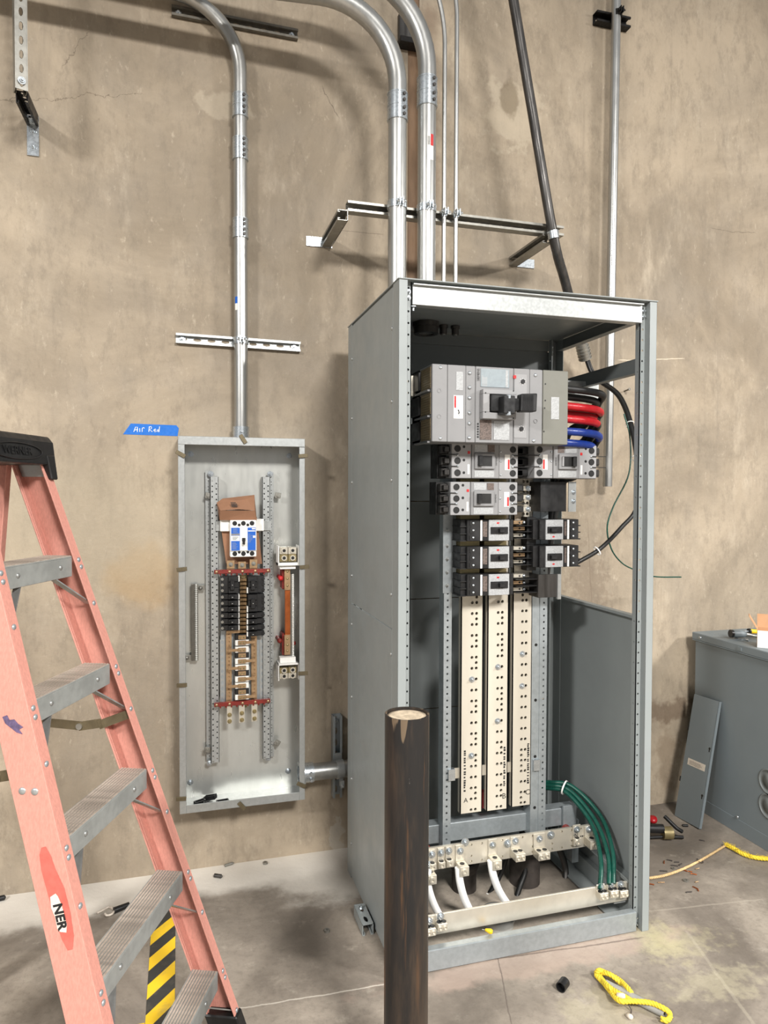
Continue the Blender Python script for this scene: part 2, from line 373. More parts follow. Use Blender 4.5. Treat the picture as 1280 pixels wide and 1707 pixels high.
# ------------------------------------------------------------------ strut channel
def strut(mb, p0, p1, face, w=.041, d=.041, slots=True, pitch=.05):
    """C channel from p0 to p1 (centre line of its closed back), open towards 'face'"""
    p0, p1 = V(p0), V(p1); L = (p1-p0).length; U = (p1-p0).normalized(); N = V(face); N = (N-U*N.dot(U)).normalized(); W = N.cross(U)
    O = p0-W*(w/2); th = .0025; q = lambda *a: mb.obox(O, U, W, N, *a)
    r = max(1, round(L/pitch))
    if slots: mb.perf(O+N*th, U, W, N, L, w, r, 1, lambda i, j: (L/r*.3, w*.17), th)
    else: q(0, L, 0, w, 0, th)
    q(0, L, 0, th, 0, d); q(0, L, w-th, w, 0, d)
    q(0, L, th, .0095, d-th, d); q(0, L, w-.0095, w-th, d-th, d)
    q(0, L, .007, .0095, d-.009, d-th); q(0, L, w-.0095, w-.007, d-.009, d-th)
    return mb
def bolt(mb, p, N, r=.009):
    N = V(N).normalized(); p = V(p)
    mb.cyl(p, p+N*.0015, r*1.5, n=16); mb.hexnut(p+N*.0015, N, r, .006); mb.cyl(p+N*.0075, p+N*.014, r*.5, n=8); return mb
FR = V((0,-1,0)); RT = V((1,0,0)); UP = V((0,0,1))
def clamp(name, c, r, parent, mat=None):
    """split pipe clamp round a vertical pipe, ears and bolt in front"""
    b = MB(); c = V(c)
    b.pipe(c-UP*.014, c+UP*.014, r+.003, r-.0008, 28)
    for s in (-1, 1): b.box(c.x+s*.006-.002, c.x+s*.006+.002, c.y-r-.024, c.y-r, c.z-.014, c.z+.014)
    b.cyl(c+V((-.019,-r-.014,0)), c+V((.021,-r-.014,0)), .0032, n=8); b.hexnut(c+V((.009,-r-.014,0)), RT, .0065, .006); b.hexnut(c+V((-.015,-r-.014,0)), RT, .0065, .006)
    return ob(name, b, mat or M['zinc'], parent)
# wall strut carrying the panel conduit
a, b_ = at(293,562,y=3.06), at(500,580,y=3.06)
s = thing('strut_channel', (a+b_)/2, 'shallow slotted strut bolted to wall above the open panel', 'strut')
a = V((a.x, YW, 2.232)); b_ = V((b_.x, YW, 2.226))
ob('channel', strut(MB(), a, b_, FR, .041, .021, pitch=.057), M['galv'], s)
for k in (.05, .95): ob('anchor_bolt', bolt(MB(), a.lerp(b_, k)+FR*.003, FR), M['zinc'], s)
XC, YC, RC = .251, 3.067-.021-.0279, .0279
clamp('pipe_clamp', (XC, YC, 2.229), RC, s)
# strut high on the wall
a, b_ = V((-.019, YW, 3.553)), V((.496, YW, 3.548))
s = thing('strut_channel', (a+b_)/2, 'slotted strut on wall behind the conduit elbow near top', 'strut')
ob('channel', strut(MB(), a, b_, FR, .041, .021, pitch=.057), M['hstrut'], s)
for k in (.05, .95): ob('anchor_bolt', bolt(MB(), a.lerp(b_, k)+FR*.003, FR), M['zinc'], s)
# hanging strut, top left
zt = 4.4
a, b_ = V((-.527, 2.80, zt)), V((-.527, 2.80, 3.02)); dirn = V((.35,-.94,0)).normalized()
s = thing('strut_brace', (-.53, 2.9, 2.9), 'hanging strut with angled foot plate bolted to wall, top left corner', 'strut')
ob('channel', strut(MB(), a, b_, -dirn, .041, .041, pitch=.05), M['strut'], s)
ob('bolt', bolt(MB(), b_+dirn*.003+UP*.03, dirn), M['zinc'], s)
e0, e1 = V((-.532, 2.83, 3.03)), V((-.538, YW-.02, 3.055))
ob('knee_channel', strut(MB(), e0, V((-.538, YW-.012, 3.06)), V((0,-.3,-1)), .041, .041, pitch=.04), M['blacksteel'], s)
ob('foot_plate', MB().box(-.560, -.517, YW-.006, YW, 2.905, 3.06).obox((-.5385, YW-.006, 3.03), (1,0,0), (0,-1,.1), (0,.1,1), -.0215, .0215, 0, .04, -.006, 0), M['zinc'], s, .001)
for z in (2.94, 3.0): ob('anchor_bolt', bolt(MB(), (-.5385, YW-.006, z), FR), M['zinc'], s)
# trapeze that stands off the wall for the big conduits
YT = 2.742; zT = 2.735
xa, xb = at(580,345,y=YT).x, at(940,388,y=YT).x
zT = (at(620,346,y=YT).z+at(850,375,y=YT).z)/2
s = thing('trapeze_support', ((xa+xb)/2, YT, zT), 'long strut standing off the wall on two bracket arms, crossing the conduits', 'strut')
ob('channel', strut(MB(), (xa, YT+.041, zT), (xb, YT+.041, zT), FR, .041, .041, pitch=.05), M['strut'], s)
for x in (xa+.0, xb-.06):
    ob('arm', strut(MB(), (x+.0, YW-.004, zT-.04), (x+.0, YT-.0, zT-.04), (-1 if x < 1 else -1, 0, 0), .041, .041, pitch=.045), M['strut'], s)
px = at(510,370,y=YW).x
ob('angle_plate', MB().box(px, xa+.005, YW-.006, YW, zT-.062, zT-.02).box(xa-.007, xa-.001, YW-.09, YW, zT-.062, zT-.02), M['zinc'], s, .001)
for x in (px+.025, px+.075): ob('anchor_bolt', bolt(MB(), (x, YW-.006, zT-.041), FR), M['zinc'], s)
ob('angle_plate', MB().box(xb-.06, xb+.03, YW-.006, YW, zT-.062, zT-.02), M['zinc'], s, .001)
# short strut on the wall with the cabinet nipple
s = thing('strut_channel', (.667, YW, .29), 'short upright slotted strut on wall behind the nipple between panel and cabinet', 'strut')
ob('channel', strut(MB(), (.667, YW, .25), (.667, YW, .614), FR, .041, .041, pitch=.05), M['galvd'], s)
ob('anchor_bolt', bolt(MB(), (.667, YW-.003, .585), FR), M['zinc'], s)
# strut under the right pipe
s = thing('strut_channel', (2.03, YW, 3.88), 'short blackened strut bolted to wall behind the right steel pipe', 'strut')
ob('channel', strut(MB(), (1.93, YW, 3.882), (2.115, YW, 3.882), FR, .05, .041, pitch=.06), M['blacksteel'], s)
clamp('pipe_clamp', (2.022, YW-.041-.022, 3.887), .022, s, M['blacksteel'])
# embedded bracket behind the second conduit
s = thing('steel_bracket', (1.0, YW, 3.59), 'dark steel angle bracket on wall half hidden behind the conduits', 'bracket')
ob('plate', MB().box(.945, 1.05, YW-.03, YW, 3.60, 3.72), M['dsteel'], s, .002)
ob('ledge', MB().box(.94, 1.055, YW-.06, YW, 3.575, 3.60), M['blacksteel'], s, .002)
# ------------------------------------------------------------------ conduits
def elbow_path(p0, zb, R, dirn, run, n=14):
    """straight up from p0 to height zb, then a 90 degree sweep towards dirn and a run"""
    p0 = V(p0); d = V(dirn).normalized(); pts = [p0, V((p0.x, p0.y, zb))]; c = V((p0.x, p0.y, zb))+d*R
    for i in range(1, n+1):
        a = math.pi/2*i/n; pts.append(c-d*R*math.cos(a)+UP*R*math.sin(a))
    pts.append(pts[-1]+d*run); return pts
def coupling(parent, x, y, z0, z1, r, front=True):
    b = MB(); b.pipe((x,y,z0), (x,y,z1), r+.004, r-.001, 28)
    for k in (.04, .5, .96):
        zc = z0+(z1-z0)*k; b.pipe((x,y,zc-.002), (x,y,zc+.002), r+.0052, r, 28)
    o = ob('coupling', b, M['zinc'], parent)
    nn = V((.35,-.94,0))
    for k in (.14, .36, .64, .86):
        zc = z0+(z1-z0)*k; ob('set_screw', MB().cyl(V((x,y,zc))+nn*(r+.003), V((x,y,zc))+nn*(r+.011), .0065, n=8).cyl(V((x,y,zc))+nn*(r+.011), V((x,y,zc))+nn*(r+.0112), .003, n=6), M['dsteel'], o)
    return o
def sticker(parent, c, r, z0, z1, a0, a1, mat, n=6, name='sticker'):
    b = MB(); vs = []; 
    for z in (z0, z1):
        for i in range(n+1):
            a = a0+(a1-a0)*i/n; vs.append((c[0]+math.cos(a)*(r+.0006), c[1]+math.sin(a)*(r+.0006), z))
    b.add(vs, [(i, i+1, n+2+i, n+1+i) for i in range(n)], True); return ob(name, b, mat, parent)
cpan = thing('steel_conduit', (XC, YC, 1.82), 'slim steel conduit rising from the open panel and sweeping left at the top', 'conduit')
pts = elbow_path((XC, YC, 1.815), 3.325, .28, (-1,-.0,0), 4.5)
ob('pipe', MB().tube(pts, RC, 22), M['emt'], cpan)
for v0, v1 in ((197,158),(268,231),(398,365)): coupling(cpan, XC, YC, at(400,v0,y=YC).z, at(400,v1,y=YC).z, RC)
ob('connector', MB().pipe((XC,YC,1.822), (XC,YC,1.872), RC+.006, RC-.001, 28).pipe((XC,YC,1.8), (XC,YC,1.826), RC+.009, RC-.004, 28), M['zinc'], cpan)
ob('set_screw', MB().cyl((XC, YC-RC-.004, 1.852), (XC, YC-RC-.014, 1.852), .006, n=8), M['zinc'], cpan)
YB2, RB = 2.70, .0365
for (u, vs, vb, R, lab) in ((662, (203,157), 3.20, .31, 'left of two thick steel conduits rising from the cabinet roof'), (711, (180,131), 3.28, .36, 'right of two thick steel conduits, with a red barcode sticker')):
    x = at(u, 330, y=YB2).x
    g = thing('steel_conduit', (x, YB2, 2.29), lab, 'conduit', 'thick conduits above the cabinet')
    ob('pipe', MB().tube(elbow_path((x, YB2, 2.24), vb, R, (-1,.1,0), 4), RB, 26), M['emt'], g)
    coupling(g, x, YB2, at(u, vs[0], y=YB2).z, at(u, vs[1], y=YB2).z, RB)
    ob('bushing', MB().pipe((x,YB2,2.235), (x,YB2,2.262), RB+.012, RB-.004, 20).pipe((x,YB2,2.262), (x,YB2,2.28), RB+.02, RB-.004, 8), M['dsteel'], g)
    ob('locknut', MB().pipe((x,YB2,2.2865), (x,YB2,2.315), RB+.008, RB, 26), M['emt'], g)
    clamp('pipe_clamp', (x, YB2, zT+.004), RB, g)
    if u == 711:
        z = at(716, 250, y=YB2).z
        st = sticker(g, (x,YB2), RB, z-.055, z+.045, -1.85, -1.15, M['white'])
        sticker(g, (x,YB2), RB+.0004, z+.0, z+.045, -1.5, -1.15, M['red'], name='red_print')
        for i in range(6): sticker(g, (x,YB2), RB+.0004, z+.002, z+.036, -1.8+i*.045, -1.78+i*.045, M['bink'], 1, 'barcode')
for u, lab in ((743, 'left of the two thin steel conduits above the cabinet'), (763, 'right of the two thin steel conduits above the cabinet')):
    x = at(u, 330, y=YB2).x; z1 = at(u, 70 if u == 743 else 28, y=YB2).z
    g = thing('thin_conduit', (x, YB2+.02, 2.29), lab, 'conduit', 'thin conduits above the cabinet')
    ob('pipe', MB().tube([(x,YB2+.02,2.24), (x,YB2+.02,z1)]+[(x-.6*(1-math.cos(a)), YB2+.02, z1+.6*math.sin(a)) for a in [i*.05 for i in range(1,12)]]+[(x-.6*(1-math.cos(.55))-.5, YB2+.02, z1+.6*math.sin(.55)+.82)], .0092, 14), M['emt'], g)
    ob('locknut', MB().pipe((x,YB2+.02,2.245), (x,YB2+.02,2.27), .015, .008, 14).pipe((x,YB2+.02,2.27), (x,YB2+.02,2.28), .02, .008, 8), M['dsteel'], g)
    clamp('pipe_clamp', (x, YB2+.02, zT+.004), .0092, g)
# the dark slanting conduit
yd = YT-.024
q0, q1 = at(848,-45,y=yd), at(922,392,y=yd)
q2, q3 = at(942,470,y=yd+.08), at(970,575,y=yd+.17); q4 = at(976,600,y=yd+.195)
g = thing('slanted_conduit', q4, 'dark bare steel conduit slanting down behind the right end of the cabinet roof', 'conduit')
path = spl([q0-(q1-q0)*.6, q0, q0.lerp(q1,.5), q1, q2, q3], 8)
ob('pipe', MB().tube(path, .0205, 18), M['dsteel'], g)
dq = (q4-q3).normalized(); b = MB().cyl(q3-dq*.01, q3+dq*.07, .027, n=18)
for k in range(5): b.pipe(q3+dq*(.004+.015*k), q3+dq*(.010+.015*k), .031, .02, 18)
ob('connector', b, M['strut'], g)
qc = q1
uu = (q1-q0).normalized(); ob('pipe_clamp', MB().pipe(qc-uu*.016, qc+uu*.016, .0235, .0195, 22), M['zinc'], g)
# plain pipe on the right
xr0, xr1 = 2.022, 2.0
g = thing('steel_pipe', (xr1, 3.004, 1.63), 'straight galvanised pipe hanging down the wall right of the cabinet, open at its end', 'pipe')
ob('pipe', MB().pipe((xr1, 3.004, 1.632), (xr0+.006, 3.004, 5.2), .022, .019, 24), M['emt'], g)

# printed marks and stickers on the conduits
for c0_, zz, rr, par in (((XC, YC), at(400,505,y=YC).z, RC, cpan),):
    sticker(par, c0_, rr, zz-.035, zz-.008, -2.6, -2.15, M['white']); sticker(par, c0_, rr, zz-.008, zz+.02, -2.6, -2.15, M['blue'])
o = ob('nail', MB().cyl((2.13, YW+.01, 2.105), (2.135, YW-.035, 2.112), .004, n=8).cyl((2.135, YW-.035, 2.112), (2.1352, YW-.038, 2.1125), .007, n=10), M['hstrut']); tag(o, 'short nail sticking out of the wall right of the cabinet post', 'nail')
# ------------------------------------------------------------------ text as flat print
def text(s, size, O, U, W, mat, parent, name='lettering', depth=.0, bold=0, align='CENTER', shear=0):
    cu = bpy.data.curves.new('text', 'FONT'); cu.body = s; cu.size = size; cu.align_x = align; cu.align_y = 'CENTER'; cu.offset = bold; cu.extrude = depth; cu.resolution_u = 3; cu.shear = shear
    o = bpy.data.objects.new('text', cu); COL.objects.link(o)
    dg = bpy.context.evaluated_depsgraph_get(); me = bpy.data.meshes.new_from_object(o.evaluated_get(dg))
    bpy.data.objects.remove(o); bpy.data.curves.remove(cu)
    O, U, W = V(O), V(U).normalized(), V(W).normalized(); N = U.cross(W)
    vs = [O+U*v.co.x+W*v.co.y+N*v.co.z for v in me.vertices]; fs = [tuple(p.vertices) for p in me.polygons]
    bpy.data.meshes.remove(me)
    b = MB(); b.add(vs, fs); return ob(name, b, mat, parent)
# ------------------------------------------------------------------ open panel on the wall
PX0, PX1, PZ0, PZ1, PY = -.003, .503, .307, 1.821, 2.921
PB = YW-.004        # inner face of the back pan
pn = thing('panel_enclosure', ((PX0+PX1)/2, YW, PZ0), 'open galvanised breaker panel box without its cover, hung on the wall', 'panel')
ob('back_pan', MB().box(PX0, PX1, PB, YW-.0005, PZ0, PZ1), M['pan'], pn)
# the right wall carries a real round hole for the nipple
ob('side_wall', MB().box(PX0, PX0+.003, PY, PB, PZ0, PZ1), M['galv'], pn)
ob('side_wall', MB().box(PX1-.003, PX1, PY, PB, PZ0, PZ1), M['galv'], pn)
ob('top_wall', MB().box(PX0+.003, PX1-.003, PY, PB, PZ1-.003, PZ1), M['galv'], pn)
ob('bottom_wall', MB().box(PX0+.003, PX1-.003, PY, PB, PZ0, PZ0+.003), M['galv'], pn)
fw_ = .026
for nm, bx in (('front_flange', (PX0, PX0+fw_, PZ0, PZ1)), ('front_flange', (PX1-fw_*.9, PX1, PZ0, PZ1-.035)), ('front_flange', (PX0, PX1, PZ1-.034, PZ1)), ('front_flange', (PX0+fw_, PX1-fw_*.9, PZ0, PZ0+.034))):
    y0 = PY-.003 if bx[2] > 1 else PY-.0015
    ob(nm, MB().box(bx[0], bx[1], y0, PY+.001, bx[2], bx[3]), M['galv'], pn, .0012)
def clip(u, v, ang=0.):
    p = at(u, v, y=PY-.003); b = MB(Matrix.Translation(p) @ Matrix.Rotation(ang, 4, 'Y'))
    b.box(-.02, .02, -.006, 0, -.008, .008).cyl((.002,-.006,0), (.002,-.0062,0), .0035, n=8); return ob('cover_clip', b, M['clip'], pn, .001)
for u, v, a in ((301,757,.5),(405,732,1.0),(505,760,-.1),(303,949,-.1),(507,945,-.05),(303,1142,0),(505,1122,0),(302,1331,.05),(403,1343,.9),(502,1308,.5)): clip(u, v, a)
for u, v in ((318,757),(482,760),(317,1304),(480,1285)):
    ob('anchor_bolt', bolt(MB(), at(u,v,y=PB), FR, .008), M['zinc'], pn)
def P(u, v, y): return at(u, v, y=y)
# perforated mounting rails
def rail(u0, u1, v0, v1, su0, su1, sv0, sv1):
    yr = 3.015; a, b = P(u0, v1, yr), P(u1, v0, yr); L = b.z-a.z
    n = int(L/.011)
    m = MB().perf((a.x, yr, a.z), UP, RT, FR, L, b.x-a.x, n, 2, lambda i, j: (.0032,.0032) if (i+j) % 2 == 0 and i % 9 != 8 else None, .004)
    m.box(a.x, a.x+.002, yr, PB, a.z, b.z).box(b.x-.002, b.x, yr, PB, a.z, b.z)
    r = ob('mounting_rail', m, M['galv'], pn)
    ys = 3.045; a2, b2 = P(su0, sv1, ys), P(su1, sv0, ys); L = b2.z-a2.z; n = int(L/.012)
    ob('rail_flange', MB().perf((a2.x, ys, a2.z), UP, RT, FR, L, b2.x-a2.x, n, 1, lambda i, j: (.0022,.0022) if i % 3 else None, .003), M['galv'], r)
    return r
r1 = rail(352,364,795,1272, 344,352,785,1268); r2 = rail(438,450,795,1265, 449,456,787,1262)
for (u, v), r in (((351,790),r1),((450,790),r2),((349,1272),r1),((447,1264),r2)): ob('anchor_bolt', bolt(MB(), P(u,v,3.03), FR, .008), M['zinc'], r)
for u, v, a in ((347,826,.2),(463,826,.15),(462,1238,.6),(345,1250,.1)):
    p = P(u, v, 3.03); m = MB(Matrix.Translation(p) @ Matrix.Rotation(a, 4, 'Y')); m.box(-.012,.012,-.006,0,-.012,.012).cyl((0,-.006,0),(0,-.014,0),.006,n=10)
    ob('rail_clip', m, M['strut'], pn, .001)
# cross bar behind the main breaker
a, b = P(360,885,3.008), P(452,868,3.008)
ob('cross_bar', MB().box(a.x, b.x, 3.006, 3.012, a.z, b.z), M['galv'], pn)
# interior: pan under the breakers, three vertical bars
a, b = P(368,1172,3.02), P(442,958,3.02)
ob('interior_pan', MB().box(a.x, b.x, 3.018, 3.024, a.z, b.z), M['galvd'], pn)
yb = 3.0
def vbar(u0, u1, v0, v1, y, mat, parent, holes=True, pitch=.016):
    a, b = P(u0, v1, y), P(u1, v0, y); L = b.z-a.z; n = max(1, int(L/pitch)); 
    m = MB().perf((a.x, y, a.z), UP, RT, FR, L, b.x-a.x, n, 1, lambda i, j: (.0038,.0038) if holes else None, .005).box(a.x, b.x, y+.0051, y+.006, a.z, b.z)
    return ob('bus_bar', m, mat, parent)
vbar(377,386,1040,1178,yb,M['bronze'],pn); vbar(419,428,1048,1178,yb,M['bronze'],pn)
vbar(400,411,958,1180,yb+.008,M['brass'],pn)
for u0, u1, v0, v1 in ((378,387,1176,1207),(398,408,1172,1205),(419,429,1168,1203)):
    a, b = P(u0, v1, 2.985), P(u1, v0, 2.985); x = (a.x+b.x)/2
    l = ob('bus_tail', MB().box(a.x, b.x, 2.983, 2.989, a.z, b.z), M['nickel'], pn, .001)
    for k in (.15, .5): ob('bolt', bolt(MB(), (x, 2.983, a.z+(b.z-a.z)*k), FR, .006), M['brass'], l)
# red insulator bars
for v0, v1 in ((949,957),(1166,1178)):
    a, b = P(357, (v0+v1)/2+ (4 if v0 > 1000 else 0), 2.985), P(450, (v0+v1)/2-(6 if v0 > 1000 else 2), 2.985); z = (a.z+b.z)/2
    m = MB().box(a.x, b.x, 2.975, 2.99, z-.008, z+.008).box(a.x, b.x, 2.99, 3.005, z-.004, z+.004)
    for k in range(9): 
        x = a.x+.025+(b.x-a.x-.05)*k/8; m.box(x-.003, x+.003, 2.979, 3.0, z-.016, z-.006)
    i_ = ob('insulator_bar', m, M['dred'], pn, .001)
    for k in (.04, .27, .5, .73, .96):
        x = a.x+(b.x-a.x)*k; ob('screw', MB().dome((x, 2.975, z), FR, .0065, .004), M['bronze'], i_)
# copper straps between main breaker and bars
for u0, u1, v0, v1 in ((378,391,934,948),(397,410,936,948),(416,429,932,947)):
    a, b = P(u0, v1, 2.975), P(u1, v0, 2.975)
    l = ob('line_strap', MB().box(a.x, b.x, 2.973, 2.981, a.z, b.z).box(a.x, b.x, 2.981, 3.0, a.z-.012, a.z+.006), M['bronze'], pn, .001)
    ob('bolt', bolt(MB(), ((a.x+b.x)/2, 2.973, (a.z+b.z)/2), FR, .006), M['strut'], l)
# stack of breaker stabs: copper fingers with white insulators
for k in range(14):
    v = 964+k*6.6; a = P(400, v+5.4, 2.98); b = P(411, v, 2.98)
    if v < 1052: ob('stab', MB().box(a.x, b.x, 2.978, 3.004, a.z, b.z).box(a.x+.004, b.x-.006, 2.974, 2.978, a.z+.003, b.z-.004), M['stabm'], pn, .001)
def stab(v, kind):
    a, b = P(392, v+6, 2.972), P(415, v-5, 2.972); zc = (a.z+b.z)/2
    g = ob('stab_holder', MB().box(a.x, b.x, 2.975, 3.0, a.z, b.z), M['white' if kind else 'black'], pn, .002)
    x0 = P(397, v, 2.97).x; x1 = P(410, v, 2.97).x
    p = MB().box(x0, x1, 2.968, 2.978, zc-.008, zc+.009)
    if kind < 0: p.box(P(380, v, 2.975).x, x0, 2.972, 2.978, zc-.006, zc+.006)
    if kind == 2: p.box(x1, P(426, v, 2.975).x, 2.972, 2.978, zc-.006, zc+.006)
    s_ = ob('stab', p, M['bronze'], g, .001)
    for k in (.28, .72): ob('screw', MB().dome((x0+(x1-x0)*k, 2.968, zc), FR, .004, .003).cyl((x0+(x1-x0)*k, 2.965, zc), (x0+(x1-x0)*k, 2.9645, zc), .002, n=6), M['brass'], s_)
for v, k in ((1062,0),(1071,2),(1083,-1),(1092,0),(1102,2),(1113,-1),(1122,0),(1132,2),(1143,-1),(1153,0),(1162,2)):
    stab(v, k)
ob('phase_strap', MB().box(P(377,1052,2.99).x, P(403,1052,2.99).x, 2.984, 2.992, P(377,1056,2.99).z, P(377,1051,2.99).z), M['bronze'], pn, .001)
# twin knock-out edges seen beside the stabs
for u0, u1 in ((367,374),(433,441)):
    a, b = P(u0, 1172, 3.016), P(u1, 1066 if u0 < 400 else 1052, 3.016); n = 11
    ob('knockout_strip', MB().perf((a.x, 3.016, a.z), UP, RT, FR, b.z-a.z, b.x-a.x, n, 1, lambda i, j: (.0085,.0062), .01), M['galv'], pn)
# neutral assembly on the right
yn = 2.985
def lug_block(v0, v1, flip):
    a, b = P(463, v1, 2.955), P(498, v0, 2.955); z0, z1 = a.z, b.z
    g = ob('lug_cover', MB().box(a.x, a.x+.004, 2.94, 3.01, z0, z1).box(b.x-.004, b.x, 2.94, 3.01, z0, z1).box(a.x, b.x, 2.94 if flip else 2.945, 3.01, (z1-.006 if flip else z0), (z1 if flip else z0+.012)).box(a.x+.01, b.x-.012, 2.96, 3.0, (z1 if flip else z0-.016), (z1+.022 if flip else z0)), M['white'], pn, .001)
    w4 = (b.x-a.x-.016)/2; h4 = (z1-z0-.022)/2; zz0 = z0+(.004 if flip else .016)
    for i in range(2):
        for j in range(2):
            x = a.x+.008+w4*i; z = zz0+h4*j
            l = ob('lug', MB().box(x, x+w4-.002, 2.955, 3.0, z, z+h4-.001), M['brass' if (j == (1 if flip else 0)) else 'nickel'], g, .0015)
            ob('set_screw', MB().pipe((x+w4/2, 2.9555, z+h4/2), (x+w4/2, 2.949, z+h4/2), .0115, .007, 16), M['nickel'], l); ob('hex_socket', MB().cyl((x+w4/2, 2.9553, z+h4/2), (x+w4/2, 2.952, z+h4/2), .007, n=6), M['blackr'], l)
lug_block(909,943,False); lug_block(1104,1134,True)
a, b = P(475,1092,yn), P(484,945,yn); ob('neutral_bar', MB().box(a.x, b.x, yn, yn+.008, a.z, b.z), M['copper'], pn, .001)
for v0, v1 in ((945,984),(1058,1092)):
    a, b = P(474,v1,yn-.006), P(484,v0,yn-.006); o = ob('bar_link', MB().box(a.x, b.x, yn-.006, yn, a.z, b.z), M['bronze'], pn, .001)
    for k in (.2,.5,.8): ob('screw', MB().dome(((a.x+b.x)/2, yn-.006, a.z+(b.z-a.z)*k), FR, .005, .003), M['brass'], o)
def terminal_bar(u0, u1, v0, v1, y, nm='terminal_bar'):
    a, b = P(u0, v1, y), P(u1, v0, y); g = ob(nm, MB().box(a.x, b.x, y, y+.014, a.z, b.z), M['hstrut'], pn)
    n = int((b.z-a.z)/.0085); scr = None
    for k in range(n):
        z = a.z+(k+.5)*(b.z-a.z)/n; x = b.x-(b.x-a.x)*.28
        if scr is None: scr = ob('terminal_screw', MB().dome((x, y, z), FR, .0056, .006), M['screw'], g)
        else: cp(scr, WO[scr.name]+UP*(z-z0), g)
        if k == 0: z0 = z
    return g
terminal_bar(484,490,957,1094,yn-.002); terminal_bar(319,330,974,1102,3.03)
for u, v in ((334,980),(311,1096)):
    p = P(u, v, 3.04); ob('terminal_foot', MB().box(p.x-.018, p.x+.018, 3.036, 3.042, p.z-.01, p.z+.01).dome((p.x, 3.036, p.z), FR, .009, .008), M['strut'], pn)
for u, v in ((468,964),(466,1068),(489,1072)):
    p = P(u, v, 2.99); ob('standoff', MB().dome(p, FR, .011, .012).cyl(p, (p.x, PB, p.z), .009, n=10), M['red' if u == 468 else 'dred'], pn)
for v0, v1 in ((950,982),(1056,1092)):
    a, b = P(470,v1,3.0), P(475,v0,3.0); ob('insulator', MB().box(a.x, b.x, 2.995, PB, a.z, b.z), M['dred'], pn, .002)
# main breaker of the panel
a, b = P(384,929,2.945), P(427.5,867,2.945)
mbk = thing('main_breaker', ((a.x+b.x)/2, 3.0, a.z), 'white and blue moulded main breaker at the top of the wall panel', 'circuit breaker')
w_, h_ = b.x-a.x, b.z-a.z
ob('body', MB().box(a.x, b.x, 2.95, 3.004, a.z, b.z), M['white'], mbk, .002)
ob('raised_centre', MB().box(a.x+w_*.0, b.x, 2.944, 2.951, a.z+h_*.165, a.z+h_*.81), M['white'], mbk, .0015)
for x0, x1, pl in ((.03,.36,0),(.655,.965,1)):
    l = ob('blue_label', MB().box(a.x+w_*x0, a.x+w_*x1, 2.9433, 2.945, a.z+h_*.18, a.z+h_*.8), M['blue'], mbk)
    if pl == 0:
        ob('white_print', MB().box(a.x+w_*.035, a.x+w_*.35, 2.9428, 2.9433, a.z+h_*.44, a.z+h_*.58), M['white'], l)
        ob('grey_print', MB().box(a.x+w_*.035, a.x+w_*.35, 2.9428, 2.9433, a.z+h_*.59, a.z+h_*.64), M['bgrey'], l)
        for k in range(7): ob('small_print', MB().box(a.x+w_*.06, a.x+w_*(.2+.1*random.random()), 2.9428, 2.9433, a.z+h_*(.22+.028*k), a.z+h_*(.228+.028*k)), M['lblue'], l)
        for k in range(4): ob('small_print', MB().box(a.x+w_*.1, a.x+w_*(.24+.1*random.random()), 2.9428, 2.9433, a.z+h_*(.67+.03*k), a.z+h_*(.678+.03*k)), M['lblue'], l)
        for k in range(3): ob('rating_print', MB().box(a.x+w_*.08, a.x+w_*(.22+.1*random.random()), 2.9424, 2.9428, a.z+h_*(.47+.035*k), a.z+h_*(.482+.035*k)), M['bink'], l)
    else:
        ob('white_print', MB().box(a.x+w_*.82, a.x+w_*.95, 2.9428, 2.9433, a.z+h_*.75, a.z+h_*.785), M['white'], l)
        ob('white_print', MB().box(a.x+w_*.67, a.x+w_*.95, 2.9428, 2.9433, a.z+h_*.695, a.z+h_*.72), M['white'], l)
        ob('white_print', MB().box(a.x+w_*.86, a.x+w_*.95, 2.9428, 2.9433, a.z+h_*.52, a.z+h_*.58), M['white'], l)
        for k in range(8): ob('small_print', MB().box(a.x+w_*.69, a.x+w_*(.76+.1*random.random()), 2.9428, 2.9433, a.z+h_*(.4+.03*k), a.z+h_*(.408+.03*k)), M['lblue'], l)
ob('toggle_recess', MB().box(a.x+w_*.43, a.x+w_*.57, 2.942, 2.945, a.z+h_*.3, a.z+h_*.68), M['white'], mbk, .001)
ob('toggle', MB().box(a.x+w_*.455, a.x+w_*.545, 2.925, 2.943, a.z+h_*.35, a.z+h_*.44).box(a.x+w_*.44, a.x+w_*.57, 2.938, 2.943, a.z+h_*.43, a.z+h_*.52), M['black'], mbk, .0015)
for kx in (.17,.5,.83):
    for kz in (.09,.915): ob('terminal_hole', MB().pipe((a.x+w_*kx, 2.951, a.z+h_*kz), (a.x+w_*kx, 2.9485, a.z+h_*kz), .0095, .0075, 16).cyl((a.x+w_*kx, 2.951, a.z+h_*kz), (a.x+w_*kx, 2.9494, a.z+h_*kz), .0076, n=16), M['black'], mbk)
for kx in (.34,.67):
    for kz in (.13,.87): ob('mounting_hole', MB().cyl((a.x+w_*kx, 2.951, a.z+h_*kz), (a.x+w_*kx, 2.9492, a.z+h_*kz), .006, n=12), M['black'], mbk)
# white tabs of the mounting plate
c0, c1 = P(367,890,2.985), P(440,865,2.985)
ob('mounting_plate', MB().box(c0.x, c1.x, 2.983, 3.004, c0.z+.01, c1.z), M['white'], pn, .002)
